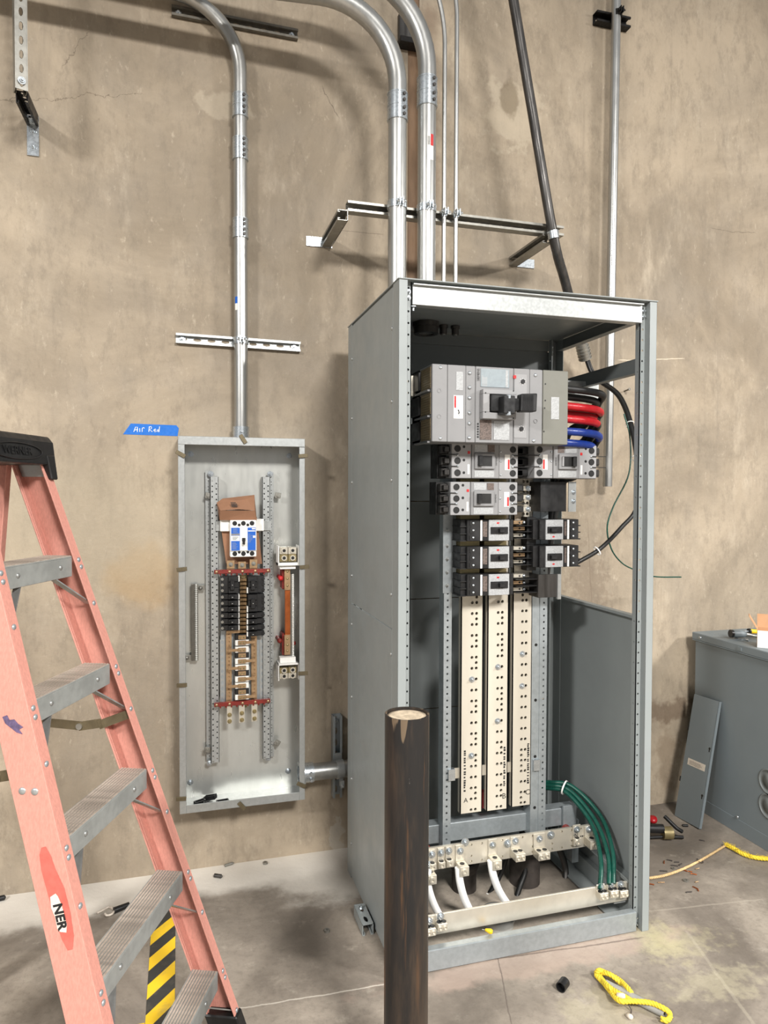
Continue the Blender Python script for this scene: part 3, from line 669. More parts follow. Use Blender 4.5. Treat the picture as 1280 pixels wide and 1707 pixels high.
# branch breakers
def branch(side, v0, v1, lab):
    u0, u1 = ((369,398) if side < 0 else (413,441)); a, b = P(u0, v1, 2.962), P(u1, v0, 2.962); z0, z1 = a.z+.0006, b.z-.0006
    poles = max(1, round((z1-z0)/.0265))
    g = thing('branch_breaker', ((a.x+b.x)/2, 3.0, z0), lab, 'circuit breaker', 'black branch breakers in the wall panel')
    m = MB().box(a.x, b.x, 2.972, 3.0, z0, z1); xc0, xc1 = (a.x+.028, b.x) if side < 0 else (a.x, b.x-.03)
    for k in range(poles):
        za, zb_ = z0+(z1-z0)*k/poles+.0006, z0+(z1-z0)*(k+1)/poles-.0006
        m.box(xc0 if side < 0 else xc0, xc1, 2.962, 2.972, za, zb_)
    ob('body', m, M['black'], g, .001)
    zc = (z0+z1)/2; xh = a.x+(b.x-a.x)*(.62 if side < 0 else .3)
    ob('handle', MB().box(xh-.009, xh+.009, 2.95, 2.963, zc-(.006 if poles == 1 else .02), zc+(.006 if poles == 1 else .02)), M['black'], g, .0015)
    ob('on_mark', MB().dome((xh, 2.9498, zc), FR, .0016, .001), M['white'], g)
    for k in range(poles):
        zz = z0+(z1-z0)*(k+.5)/poles; xe = a.x+.004 if side < 0 else b.x-.004
        ob('wire_terminal', MB().cyl((xe, 2.9725, zz), (xe, 2.966, zz), .006, n=10), M['strut' if side < 0 else 'blackr'], g)
    if poles == 1 or True:
        xs = P(397.5,v0,2.975).x if side < 0 else P(412,v0,2.975).x
        if not (side > 0 and v0 < 980 and poles == 3 and v0 < 970) or True:
            zt0, zt1 = (z0+(z1-z0)*.68, z1) if (side < 0 and poles == 3) else ((z0, z0+(z1-z0)*.33) if poles == 3 else (z0+.001, z1-.001))
            ob('barrier', MB().box(xs-.003, xs+.003, 2.962, 2.99, zt0, zt1), M['white'], g)
names = ['topmost', 'second', 'third', 'fourth', 'fifth', 'sixth', 'seventh']
L_ = [(960,990)]+[(990+10.4*k, 1000.4+10.4*k) for k in range(6)]
for i, (v0, v1) in enumerate(L_): branch(-1, v0, v1, f'{names[i]} black {"three-pole" if i == 0 else "single-pole"} breaker in left column of wall panel')
R_ = [(960,989),(990,1020.5)]+[(1020.8+10.2*k, 1031+10.2*k) for k in range(4)]
for i, (v0, v1) in enumerate(R_): branch(1, v0, v1, f'{names[i]} black {"three-pole" if i < 2 else "single-pole"} breaker in right column of wall panel')
# kraft packet tucked behind the main breaker
pk = thing('paper_packet', P(398,940,3.005), 'brown kraft paper packet tucked behind the blue and white breaker', 'packet')
def pp(u, v, y): return tuple(P(u, v, y))
b = MB(); vs = [pp(366,946,3.0), pp(437,946,3.0), pp(428,866,2.998), pp(365,866,2.998), pp(424,829,2.985), pp(385,829,2.985)]
sheet = [pp(377,940,3.004), pp(437,940,3.004), pp(428,862,3.0), pp(366,862,3.0)]
def slab(poly, th):
    b = MB(); n = len(poly); vs = [V(p) for p in poly]; 
    vs2 = [p+V((0,th,0)) for p in vs]; return b.add(vs+vs2, [tuple(range(n)), tuple(range(2*n-1,n-1,-1))]+[(i, n+i, n+(i+1)%n, (i+1)%n) for i in range(n)])
ob('packet_body', slab(sheet, .004), M['paper'], pk)
A, B_, C_, D_ = pp(367,851,2.945), pp(425,851,2.948), pp(428,867,2.965), pp(366,867,2.965)
E_, F_, G_, H_ = pp(361,838,2.985), pp(371,831,2.993), pp(424,825,2.993), pp(425,849,2.96)
b = MB(); b.add([A, B_, C_, D_], [(3,2,1,0)]); b.add([A, B_, G_, F_, E_, pp(395,834,2.968), pp(412,832,2.972), pp(398,849,2.938)], [(0,7,5,4),(7,6,5),(7,1,6),(1,2,6),(4,5,3),(3,5,6,2)])
vsb = [pp(366,867,3.0), pp(428,867,3.0), pp(424,825,3.0), pp(361,838,3.0)]
b.add([A, B_, G_, E_]+vsb+[D_, C_], [(0,3,7,8),(8,7,4),(1,9,2),(9,5,6,2),(3,2,6,7),(4,5,9,8)])
ob('folded_top', b, M['paper'], pk)
for k in range(4):
    p = P(389+k*.5, 838+k*2, 2.956+.0); ob('stamp_print', MB().box(p.x-.012, p.x+.012-.004*(k == 0), p.y-.016, p.y-.0155, p.z-.0016, p.z+.0016), M['bink'], pk)
# loose filler plates in the bottom of the panel
zb = PZ0+.0035
def filler(u, v, rz, tilt, L, W, lab):
    p = at(u, v, z=zb+.008); p = V((p.x, min(max(p.y, 2.96), 3.03), zb+.0005))
    g = thing('filler_plate', p, lab, 'filler plate', 'loose black fillers in the panel')
    m4 = Matrix.Translation(p) @ Matrix.Rotation(rz, 4, 'Z') @ Matrix.Rotation(tilt, 4, 'Y')
    h = abs(math.sin(tilt))*L/2
    ob('plate', MB(m4).box(-L/2, L/2, -W/2, W/2, h, h+.005), M['black'], g, .001)
    ob('skirt', MB(m4).box(-L/2, L/2, -W/2, -W/2+.003, h+.005, h+.017).box(-L/2, L/2, W/2-.003, W/2, h+.005, h+.017).box(-L/2, -L/2+.003, -W/2, W/2, h+.005, h+.017).box(L/2-.003, L/2, -W/2, W/2, h+.005, h+.017), M['black'], g)
filler(333,1338,.5,.0,.045,.022,'leftmost open black filler plate on the panel floor')
filler(352,1332,-.5,-.25,.05,.024,'black filler plate tipped over the others on the panel floor')
filler(371,1338,.12,0,.05,.022,'rightmost long black filler plate on the panel floor')
filler(345,1346,.0,0,.024,.016,'smallest black filler plate at the lip of the panel floor')
# nipple to the big cabinet
g = thing('conduit_nipple', (.6, 3.0, .35), 'short horizontal conduit joining the wall panel to the grey cabinet', 'conduit')
zn = .392; yn2 = 2.99
ob('pipe', MB().pipe((.5, yn2, zn), (.72, yn2, zn), .0365, .033, 28), M['emt'], g)
ob('connector', MB().pipe((.5035, yn2, zn), (.55, yn2, zn), .042, .036, 28).pipe((.5032, yn2, zn), (.512, yn2, zn), .05, .03, 28), M['zinc'], g)
for z in (.375, .405): ob('set_screw', MB().cyl((.535, yn2-.04, z), (.535, yn2-.052, z), .006, n=8), M['zinc'], g)
ob('bushing', MB().pipe((.488, yn2, zn), (.4995, yn2, zn), .05, .032, 28), M['zinc'], g)
b = MB().pipe((.652, yn2, zn), (.684, yn2, zn), .0405, .036, 28).box(.652, .684, yn2+.03, YW-.041, zn-.03, zn+.06)
for s in (-1,1): b.box(.66, .676, yn2-.045+s*.012, yn2-.041+s*.012, zn-.06, zn-.03)
b.cyl((.668, yn2-.07, zn-.05), (.668, yn2-.02, zn-.05), .004, n=8)
ob('strap', b, M['galv'], g)
# blue tape with hand writing
tp = thing('masking_tape', P(250,718,YW), 'strip of blue tape with white handwriting stuck above the panel corner', 'tape')
T = lambda u, v, e=.0012: tuple(P(u, v, YW-e))
ob('strip', slab([T(205,724), T(218,706), T(294,709), T(298,714), T(296,727)], .001), M['tape'], tp)
def stroke(pts, w=.0017): return ob('handwriting', MB().tube([P(u, v, YW-.0018) for u, v in pts], w, 5), M['ink'], tp)
for s_ in ([(223,720),(226,712),(229,712),(229,720)], [(224,717),(230,716)], [(233,714),(233,720)], [(237,720),(237,714),(239,713),(241,714)],
           [(248,720),(249,711)], [(248,712),(252,711),(253,714),(249,716),(254,720)], [(256,718),(260,717),(259,715),(256,717),(258,720),(261,719)], [(262,717),(264,715),(262,719),(264,720),(265,718)], [(263,717),(266,718)], [(266,711),(265,720)]): stroke(s_)
# ------------------------------------------------------------------ switchboard cabinet
XL, XR, YF, YB, HC = .678, 1.644, 2.177, 2.882, 2.286
cab = thing('switchboard_cabinet', ((XL+XR)/2, (YF+YB)/2, 0), 'tall grey steel switchboard cabinet with open front and open upper right side', 'cabinet')
def post(sx, sy):
    """folded sheet corner post, perforated inner flanges; sx=+1 right, sy=+1 rear"""
    x0 = XR if sx > 0 else XL; y0 = YB if sy > 0 else YF; ix = -sx; iy = -sy
    mat = M['grey']; h0, h1 = .0, HC-.004
    m = MB().box(x0, x0+ix*.003, y0, y0+iy*.065, h0, h1).box(x0, x0+ix*.03, y0, y0+iy*.003, h0, h1).box(x0+ix*.027, x0+ix*.03, y0, y0+iy*.026, h0, h1)
    p = ob('post', m, mat, cab, .0025, seg=2)
    n = 60; L = h1-.02
    O = V((x0+ix*(.03 if ix > 0 else .051), y0+iy*.026, .02))
    ob('perforated_flange', MB().perf(O, UP, RT, V((0,-iy*-1*-1,0)) if False else V((0,-1 if sy < 0 else -1,0)), L, .021, n, 1, lambda i, j: (.0038,.0038), .003), mat, p)
    O2 = V((x0+ix*.051, y0+iy*.026+(0 if iy > 0 else -.026), .02))
    ob('perforated_flange', MB().perf(O2, UP, V((0,1,0)), V((ix,0,0)), L, .026, n, 1, lambda i, j: (.0032,.0032) if i % 2 else None, .003), mat, p)
    for z in (HC-.035, HC-.055, .045, .02): ob('bolt', bolt(MB(), (x0+ix*.0405, y0+iy*.026-.0005 if sy < 0 else y0+iy*.027, z), FR, .005), M['zinc'], p)
for sx in (-1, 1):
    for sy in (-1, 1): post(sx, sy)
def side(x, ix, z0, z1):
    return ob('side_panel', MB().box(x, x+ix*.003, YF+.0665, YB-.0665, z0, z1), M['grey'], cab, .001)
s1 = side(XL, 1, .012, 1.143); s2 = side(XL, 1, 1.147, HC-.012); s3 = side(XR, -1, .012, 1.145)
for y in (YF+.0725, YB-.0725):
    for z in (.15, .42, .76, 1.06, 1.26, 1.64, 1.9, 2.14):
        ob('screw', MB().dome((XL+.0003, y, z), (-1,0,0), .007, .006), M['galv'], s1 if z < 1.14 else s2)
ob('seam_lip', MB().box(XR-.03, XR-.003, YF+.07, YB-.07, 1.135, 1.1455), M['grey'], s3)
for z0, z1 in ((.03,.66),(.664,1.14),(1.144,1.56),(1.564,2.233)):
    ob('back_panel', MB().box(XL+.03, XR-.03, YB-.008, YB-.005, z0, z1), M['dgrey'], cab)
ob('roof', MB().box(XL-.003, XR+.003, YF-.004, YB+.002, HC-.004, HC+.0), M['grey'], cab, .001)
ob('roof_rail', MB().box(XL+.051, XR-.051, YF+.014, YF+.017, HC-.078, HC-.014).box(XL+.051, XR-.051, YF+.003, YF+.016, HC-.017, HC-.012).box(XL+.051, XR-.051, YF+.017, YF+.05, HC-.078, HC-.075).box(XL+.051, XR-.051, YF+.017, YF+.02, HC-.075, HC-.06), M['galv'], cab, .001)
ob('roof_rail', MB().box(XL+.05, XR-.05, YB-.022, YB-.009, 2.232, 2.28), M['dgrey'], cab, .001)
for x, ix in ((XR, -1), (XL, 1)):
    ob('side_rail', MB().box(x+ix*.004, x+ix*.007, YF+.07, YB-.07, HC-.055, HC-.006).box(x+ix*.004, x+ix*.035, YF+.07, YB-.07, HC-.058, HC-.055), M['dgrey'], cab)
r_ = ob('side_brace', MB().box(XR-.008, XR-.003, YF+.03, YB-.03, 2.04, 2.1).box(XR-.03, XR-.008, YF+.075, YB-.075, 2.04, 2.043), M['dgrey'], cab)
for y, z in ((YF+.042,2.085),(YF+.042,2.055),(YF+.055,2.085),(YF+.055,2.055)): ob('bolt', bolt(MB(), (XR-.008, y, z), (-1,0,0), .005), M['zinc'], r_)
ob('screw_post', MB().cyl((XL+.058, YF+.03, HC-.095), (XL+.058, YF+.03, HC-.075), .004, n=8).cyl((XL+.058, YF+.03, HC-.083), (XL+.058, YF+.03, HC-.08), .012, n=12), M['zinc'], cab)
# base
ob('base_rail', MB().box(XL+.051, XR-.051, YF+.003, YF+.006, .004, .074).box(XL+.051, XR-.051, YF+.006, YF+.032, .071, .074).box(XL+.051, XR-.051, YF+.006, YF+.05, .004, .007), M['galvd'], cab, .002, seg=2)
ob('base_rail', MB().box(XL+.05, XR-.05, YB-.07, YB-.01, .004, .074), M['galvd'], cab, .002)
ob('base_side', MB().box(XR-.03, XR-.006, YF+.03, YB-.03, .004, .074).box(XR-.10, XR-.03, YF+.12, YB-.07, .004, .01).box(XR-.05, XR-.006, YF+.06, YB-.07, .15, .154).box(XR-.05, XR-.047, YF+.06, YB-.07, .154, .165), M['grey'], cab, .001)
ob('base_side', MB().box(XL+.006, XL+.03, YF+.03, YB-.03, .004, .074), M['grey'], cab, .001)
ob('base_clip', MB().box(XR-.1, XR-.05, YF+.07, YF+.14, .0745, .079).cyl((XR-.085, YF+.09, .079), (XR-.085, YF+.09, .11), .006, n=8), M['galv'], cab)
# inner frame
YU = 2.5
def upright(x0, x1, wide):
    z0, z1 = .235, 2.02; n = 70
    m = MB().perf((x0, YU, z0), UP, RT, FR, z1-z0, x1-x0, n, 1, lambda i, j: (.0042,.0042), .003)
    if wide: m.box(x0-.037, x0, YU+.003, YU+.006, z0-.04, z1).box(x0-.003, x0, YU, YU+.05, z0-.04, z1).box(x0-.037, x0-.034, YU+.006, YU+.06, z0, z1)
    else: m.box(x1, x1+.003, YU, YU+.03, z0, z1).box(x0-.002, x0, YU, YU+.05, z0, z1)
    u = ob('upright', m, M['galvd'], cab)
    if wide:
        for z in (1.0, .78, .555, .5, .35): ob('rivet_hole', MB().cyl((x0-.018, YU+.0032, z), (x0-.018, YU+.0015, z), .006, n=10), M['blackr'], u)
    return u
upright(.963, .990, False); upright(1.369, 1.398, True)
a, b = at(745,1405,y=YU+.02), at(745,1378,y=YU+.02)
ob('cross_rail', MB().box(.80, 1.56, YU+.035, YU+.038, .245, .315).box(.80, 1.56, YU+.038, YU+.09, .312, .315), M['galvd'], cab, .0015)
for x in (.855, 1.52): ob('rail_gusset', MB().box(x-.03, x+.03, YU+.02, YU+.034, .2, .33), M['galvd'], cab, .001)
for x0, x1, y in ((.80,.803,0),(1.55,1.553,0)): ob('frame_leg', MB().box(x0, x0+.03, YU+.05, YU+.09, .074, .25), M['galvd'], cab)
# upper plates behind the breakers
ob('mounting_plate', MB().box(.955, .993, YU-.004, YU-.0005, 1.22, 1.78), M['galvd'], cab)
for z in (1.25,1.3,1.35,1.4,1.46,1.52,1.6,1.7): ob('bolt', bolt(MB(), (.972, YU-.004, z), FR, .005), M['galv'], cab)
ob('strap', MB().box(.99, 1.40, YU+.012, YU+.016, .50, .54), M['nickel'], cab)
for x in (.992, 1.352):
    ob('strap_clip', MB().box(x-.012, x+.016, YU-.008, YU+.012, .50, .545), M['zinc'], cab, .001)
# bus bars: long plated flats pierced in two columns
def bus(u0, u1, vb, seed, letter):
    a = at(u0, vb, y=YU); b = at(u1, vb, y=YU); x0, x1 = a.x, b.x; z0, z1 = a.z, 1.76; rnd = random.Random(seed)
    n = 2*int((z1-z0)/.0415); off = (.42, .62)
    w = x1-x0; ca, cb = .42*w, .60*w
    extra = {}
    for i in range(n):
        for j in (1, 2): extra[(i, j)] = (i % 2 == 0) or (rnd.random() < .28 and (j == (1 if seed == 3 else 2)))
    m = MB(); cw = .19*w
    # five strips: margin, col, col, margin
    d = .026
    m.box(x0, x0+.003, YU, YU+d, z0, z1).box(x1-.003, x1, YU, YU+d, z0, z1).box(x0+.003, x1-.003, YU+d-.003, YU+d, z0, z1)
    x = x0; W_ = (.40*w, .20*w, .20*w, .20*w)
    for k, ww in enumerate(W_):
        m.perf((x, YU, z0), UP, RT, FR, z1-z0, ww, n, 1, (lambda i, j, k=k: (.0062,.0062) if k in (1,2) and extra[(i,k)] else None), .006); x += ww
    o = ob('bus_bar', m, M['cream'], cab)
    ob('bar_end', MB().box(x0+.001, x1-.001, YU+.002, YU+d-.001, z0-.001, z0+.003), M['nickel'], o)
    for i in rnd.sample(range(8, n//2, 2), 2):
        zz = z0+(i+.5)*(z1-z0)/n; ob('bolt', bolt(MB(), (x0+w*.5, YU-.0005, zz), FR, .008), M['zinc'], o)
    text(letter, .03 if letter != 'A' else .026, (x0+w*(.25 if letter == 'A' else .84), YU-.0006, z0+.05), RT, UP, M['bink'], o)
    xp = x0+w*(.2 if letter == 'A' else .86); pm = MB(); zz = z0+.245
    while zz > z0+.09:      # stamped print too small to read
        hh = rnd.uniform(.004, .008); pm.box(xp-.0045, xp+.0045*rnd.uniform(.4,1), YU-.0007, YU-.0003, zz-hh, zz); zz -= hh+rnd.choice((.002,.002,.007))
    ob('stamped_print', pm, M['bink'], o)
    return o
bus(767,803,1357,1,'A'); bus(811,845,1352,2,'B'); bus(852.5,884,1345,3,'C')
# ground bar and neutral bar
YG = 2.24
gz0, gz1 = .085, .155
gb = ob('ground_bar', MB().box(.70, 1.617, YG, YG+.008, gz0, gz1), M['nickel'], cab, .001)
for x in (.71, 1.60): ob('bar_bracket', MB().box(x-.01, x+.02, YG+.008, YG+.03, .1, .14), M['galvd'], gb)
YN = 2.42
na, nb = at(712,1416,y=YN), at(988,1373,y=YN); nz1 = (na.z+nb.z)/2; nz0 = nz1-.084
NX0, NX1 = .845, nb.x
nbar = MB(); n = 34
nbar.perf((NX0, YN, nz0), RT, UP, FR, NX1-NX0, nz1-nz0, n, 4, lambda i, j: (.0045,.0045) if (j in (0, 3) and i % 2) or (j == 1 and i % 4 == 1) else None, .008)
nbar.box(NX0, NX1, YN+.0085, YN+.0095, nz0, nz1)
nb_ = ob('neutral_bar', nbar, M['nickel'], cab)
text('N', .022, (at(957,1390,y=YN).x, YN-.0145, at(957,1390,y=YN).z), RT, UP, M['bink'], nb_)
pm = MB(); pz = at(968,1394,y=YN)
for k in range(7): pm.box(pz.x-.03+k*.0085, pz.x-.0245+k*.0085, YN-.0008, YN-.0004, pz.z-.003, pz.z+.003)
ob('stamped_print', pm, M['bink'], nb_)
for x in (.90, 1.50): ob('standoff', MB().cyl((x, YN+.01, nz0+.03), (x, YN+.1, nz0+.03), .018, n=12), M['dred'], nb_)
def lug(u, v, w, y, parent, barrels=1, tall=.05, bd=.045, bh=.036):
    """mechanical lug: tang bolted to the bar, barrel below sticking out, set screw"""
    p = at(u, v, y=y); x, z = p.x, p.z; m = MB()
    m.box(x-w/2, x+w/2, y-.005, y, z, z+tall)
    m.box(x-w/2, x+w/2, y-bd, y, z-bh, z)
    o = ob('lug', m, M['nickel'], parent, .0015)
    ob('tang_bolt', bolt(MB(), (x, y-.005, z+tall*.62), FR, .009), M['zinc'], o)
    for k in range(barrels):
        xx = x-w/2+w*(k+.5)/barrels
        ob('set_screw', MB().pipe((xx, y-bd+.0005, z-bh*.5), (xx, y-bd-.005, z-bh*.5), min(.011, w/barrels*.36), .005, 16).cyl((xx, y-bd+.001, z-bh*.5), (xx, y-bd-.0015, z-bh*.5), .005, n=8), M['nickel'], o)
        ob('wire_hole', MB().cyl((xx, y-bd*.5, z-.0005), (xx, y-bd*.5, z+.0012), .009, n=12), M['blackr'], o)
    return o
for u, v in ((719,1436),(734,1433),(747,1430)): lug(u, v, .026, YN, nb_, 1, .045, .02, .024)
lug(713,1448,.034,YN,nb_,1,.03,.05,.034)
lug(766,1434,.036,YN,nb_,1,.06,.05,.036); lug(820,1424,.036,YN,nb_,1,.06,.05,.036)
lug(858,1413,.04,YN,nb_,2,.045,.05,.03); lug(898,1412,.05,YN,nb_,2,.055,.045,.03)
lug(960,1395,.034,YN,nb_,1,.05,.014,.03); lug(980,1392,.038,YN,nb_,1,.04,.05,.034)
for u, v in ((775,1404),(918,1392),(846,1406)):
    p = at(u, v, y=YN); ob('bolt', bolt(MB(), (p.x, YN, p.z), FR, .011), M['zinc'], nb_)
for u, v, k in ((714,1540,2),(733,1532,2),(1000,1482,2),(1017,1478,2),(1033,1478,2)): lug(u, v, .034, YG, gb, k, .02, .03, .026)
# conduit stubs in the slab inside the cabinet
for x, y, r, h, lab in ((1.36,2.60,.062,.16,'thick dusty conduit stub rising from the slab inside the cabinet'), (1.10,2.62,.05,.11,'left smaller conduit stub in the slab inside the cabinet'), (1.13,2.36,.055,.045,'low white conduit end behind the ground bar')):
    g = thing('conduit_stub', (x, y, 0), lab, 'conduit')
    ob('pipe', MB().pipe((x,y,0), (x,y,h), r, r-.007, 24), M['dark' if h > .05 else 'pvc'], g)
    ob('bell_end', MB().lathe((x,y,h-.035), UP, [(r,0),(r+.012,.03),(r+.012,.036),(r-.004,.036),(r-.006,0)], 24), M['dark' if h > .05 else 'pvc'], g)
# ------------------------------------------------------------------ breakers on the bus
def rect(u0, v0, u1, v1, y): a, b = at(u0, v1, y=y), at(u1, v0, y=y); return a.x, b.x, a.z, b.z
# main breaker
y0 = 2.275
x0, x1, z0, z1 = rect(720,619,947,736,y0)
mn = thing('main_breaker', ((x0+x1)/2, YU, z0), 'large grey main breaker with black rotary handle at the top of the cabinet', 'circuit breaker')
W_ = x1-x0; H_ = z1-z0; X = lambda u: x0+W_*(u-720)/227.; Zf = lambda v: z1-H_*(v-619)/117.
yb_ = YU-.005
ob('end_cover', MB().box(X(720), X(744), y0, y0+.13, z0, z1), M['bgrey'], mn, .002)
ob('end_cover', MB().box(X(744.4), X(773.6), y0, y0+.13, z0, z1), M['bgrey'], mn, .002)
ob('terminal_strip', MB().box(X(774), X(789.6), y0+.002, y0+.2, z0, z1), M['bgrey'], mn, .002)
ob('body', MB().box(X(790), X(853), y0+.001, y0+.2, z0, z1), M['bgrey'], mn, .002)
ob('trip_unit', MB().box(X(853.4), X(880), y0, y0+.2, z0, z1), M['bgrey'], mn, .002)
ob('end_strip', MB().box(X(880.4), X(902.6), y0+.001, y0+.2, z0, z1), M['bgrey'], mn, .002)
ob('load_cover', MB().box(X(903), X(947), y0-.001, y0+.14, z0, z1), M['olive'], mn, .002)
tl = ob('terminal_cover', MB().box(x0, x0+.004, y0+.13, YU-.01, z0, z1).box(x0, x0+.16, y0+.13, YU-.02, z0+.005, z1-.005), M['black'], mn)
for k in range(3):
    za, zb_ = z0+H_*(k+.08)/3, z0+H_*(k+.92)/3
    v_ = ob('vent_grille', MB().perf((x0-.002, y0+.012, za), UP, V((0,1,0)), V((-1,0,0)), zb_-za, .1, 9, 11, lambda i, j: (.0026,.0026), .0018), M['mesh'], mn)
    ob('vent_dark', MB().box(x0-.0008, x0-.0001, y0+.012, y0+.112, za, zb_), M['blackr'], v_)
    ob('lug_barrier', MB().box(x0-.012, x0+.001, y0+.112, y0+.2, za+.004, zb_-.004), M['black'], v_, .002)
    ob('barrier_fin', MB().box(x0-.01, x0, y0+.02, y0+.16, z0+H_*k/3-.003, z0+H_*k/3+.003), M['bgrey'], v_)
def plate(nm, u0, v0, u1, v1, mat, e=.0012, par=None): return ob(nm, MB().box(X(u0), X(u1), y0-e, y0+.002, Zf(v1), Zf(v0)), M[mat], par or mn)
lb = plate('rating_label', 798, 622, 845, 650, 'lblue')
for i in range(5): plate('label_print', 800+i*1.8, 636-4*random.random(), 801+i*1.8, 649, 'silver', .0016, lb)
plate('label_print', 839, 623, 843, 649, 'silver', .0016, lb)
text('SIEMENS', .0115, (X(794), y0-.0014, Zf(632)), UP, (-1,0,0), M['bink'], mn)
for k in range(6): plate('small_print', 792.6, 706+k*4, 795.2, 708.4+k*4, 'bink', .0004)
plate('dark_label', 797, 701, 816, 731, 'dlabel'); plate('silver_label', 820, 702, 846, 731, 'silver'); plate('silver_label', 758, 629, 769, 657, 'silver')
wl = plate('warning_label', 754, 665, 769, 700, 'white')
plate('red_print', 755, 666, 758, 684, 'red', .0016, wl)
ob('lightning_mark', MB().prism([(-.004,.012),(.001,.002),(-.003,.002),(.004,-.012),(.001,-.0005),(.005,-.0005),(.001,.012)], (X(762), y0-.0013, Zf(692)), RT, UP, FR, .0004), M['bink'], wl)
dl = plate('dial_plate', 854, 628, 875, 727, 'blight')
plate('worn_label', 917, 661, 931, 696, 'silver', .0022)
plate('red_button', 852, 630, 856.5, 635, 'red', .003)
for u, v in ((868,639),(866,713)):
    ob('dial', MB().cyl((X(u), y0-.001, Zf(v)), (X(u), y0-.006, Zf(v)), .0075, n=16), M['black'], dl)
    for k in range(8):
        a = k*math.pi/4; ob('tick', MB().box(X(u)+math.cos(a)*.011-.001, X(u)+math.cos(a)*.011+.001, y0-.0016, y0-.0012, Zf(v)+math.sin(a)*.011-.001, Zf(v)+math.sin(a)*.011+.001), M['white'], dl)
for u, v in ((733,624),(780,630),(780,652),(780,668),(780,691),(780,707),(780,729),(733,731),(890,628),(888,731)):
    ob('screw', MB().dome((X(u), y0+.001, Zf(v)), FR, .0065, .004), M['zinc'], mn)
for u, v in ((731,659),(731,698),(891,700)): ob('cap_ring', MB().pipe((X(u), y0+.001, Zf(v)), (X(u), y0-.001, Zf(v)), .0075, .006, 16), M['bgrey'], mn)
for u, v in ((907,641),(907,667),(906,679),(905,716)): ob('pin_hole', MB().cyl((X(u), y0, Zf(v)), (X(u), y0-.0016, Zf(v)), .003, n=8), M['blackr'], mn)
hf = ob('handle_frame', MB().box(X(797), X(852), y0-.026, y0+.001, Zf(700), Zf(690)).box(X(797), X(852), y0-.026, y0+.001, Zf(662), Zf(655)).box(X(797), X(808), y0-.026, y0+.001, Zf(690), Zf(662)).box(X(842), X(852), y0-.026, y0+.001, Zf(690), Zf(662)).box(X(808), X(842), y0-.008, y0+.001, Zf(690), Zf(662)), M['blight'], mn, .0015)
ob('toggle', MB().box(X(809), X(841), y0-.035, y0-.006, Zf(689), Zf(663)), M['black'], hf, .003)
for u, v in ((801,661),(801,690),(847,656),(847,698)): ob('pin_hole', MB().cyl((X(u), y0-.0255, Zf(v)), (X(u), y0-.027, Zf(v)), .0025, n=8), M['blackr'], hf)
yh = y0-.085
HX = lambda u, y=None: at(u, 672, y=y or yh).x
HZ = lambda v: at(866, v, y=yh).z
hd = ob('rotary_handle', MB().box(HX(842), HX(861), yh+.008, y0-.02, HZ(690), HZ(659)).box(HX(855), HX(870), yh+.014, yh+.045, HZ(684), HZ(663)).hexa([V((HX(868), yh, HZ(686))), V((HX(895), yh, HZ(685))), V((HX(895), yh+.035, HZ(685))), V((HX(868), yh+.035, HZ(686))), V((HX(869), yh, HZ(656))), V((HX(896), yh, HZ(654))), V((HX(896), yh+.035, HZ(654))), V((HX(869), yh+.035, HZ(656)))]), M['black'], mn, .004, seg=2)
for k in range(8): ob('grip_rib', MB().box(HX(871+k*2.4), HX(872.2+k*2.4), yh-.0025, yh, HZ(685), HZ(657)), M['black'], hd, .0008)
for v in (661, 689): ob('handle_pin', MB().cyl((HX(851), yh+.016, HZ(v)-.006), (HX(851), yh+.016, HZ(v)+.006), .009, n=12), M['zinc'], hd)
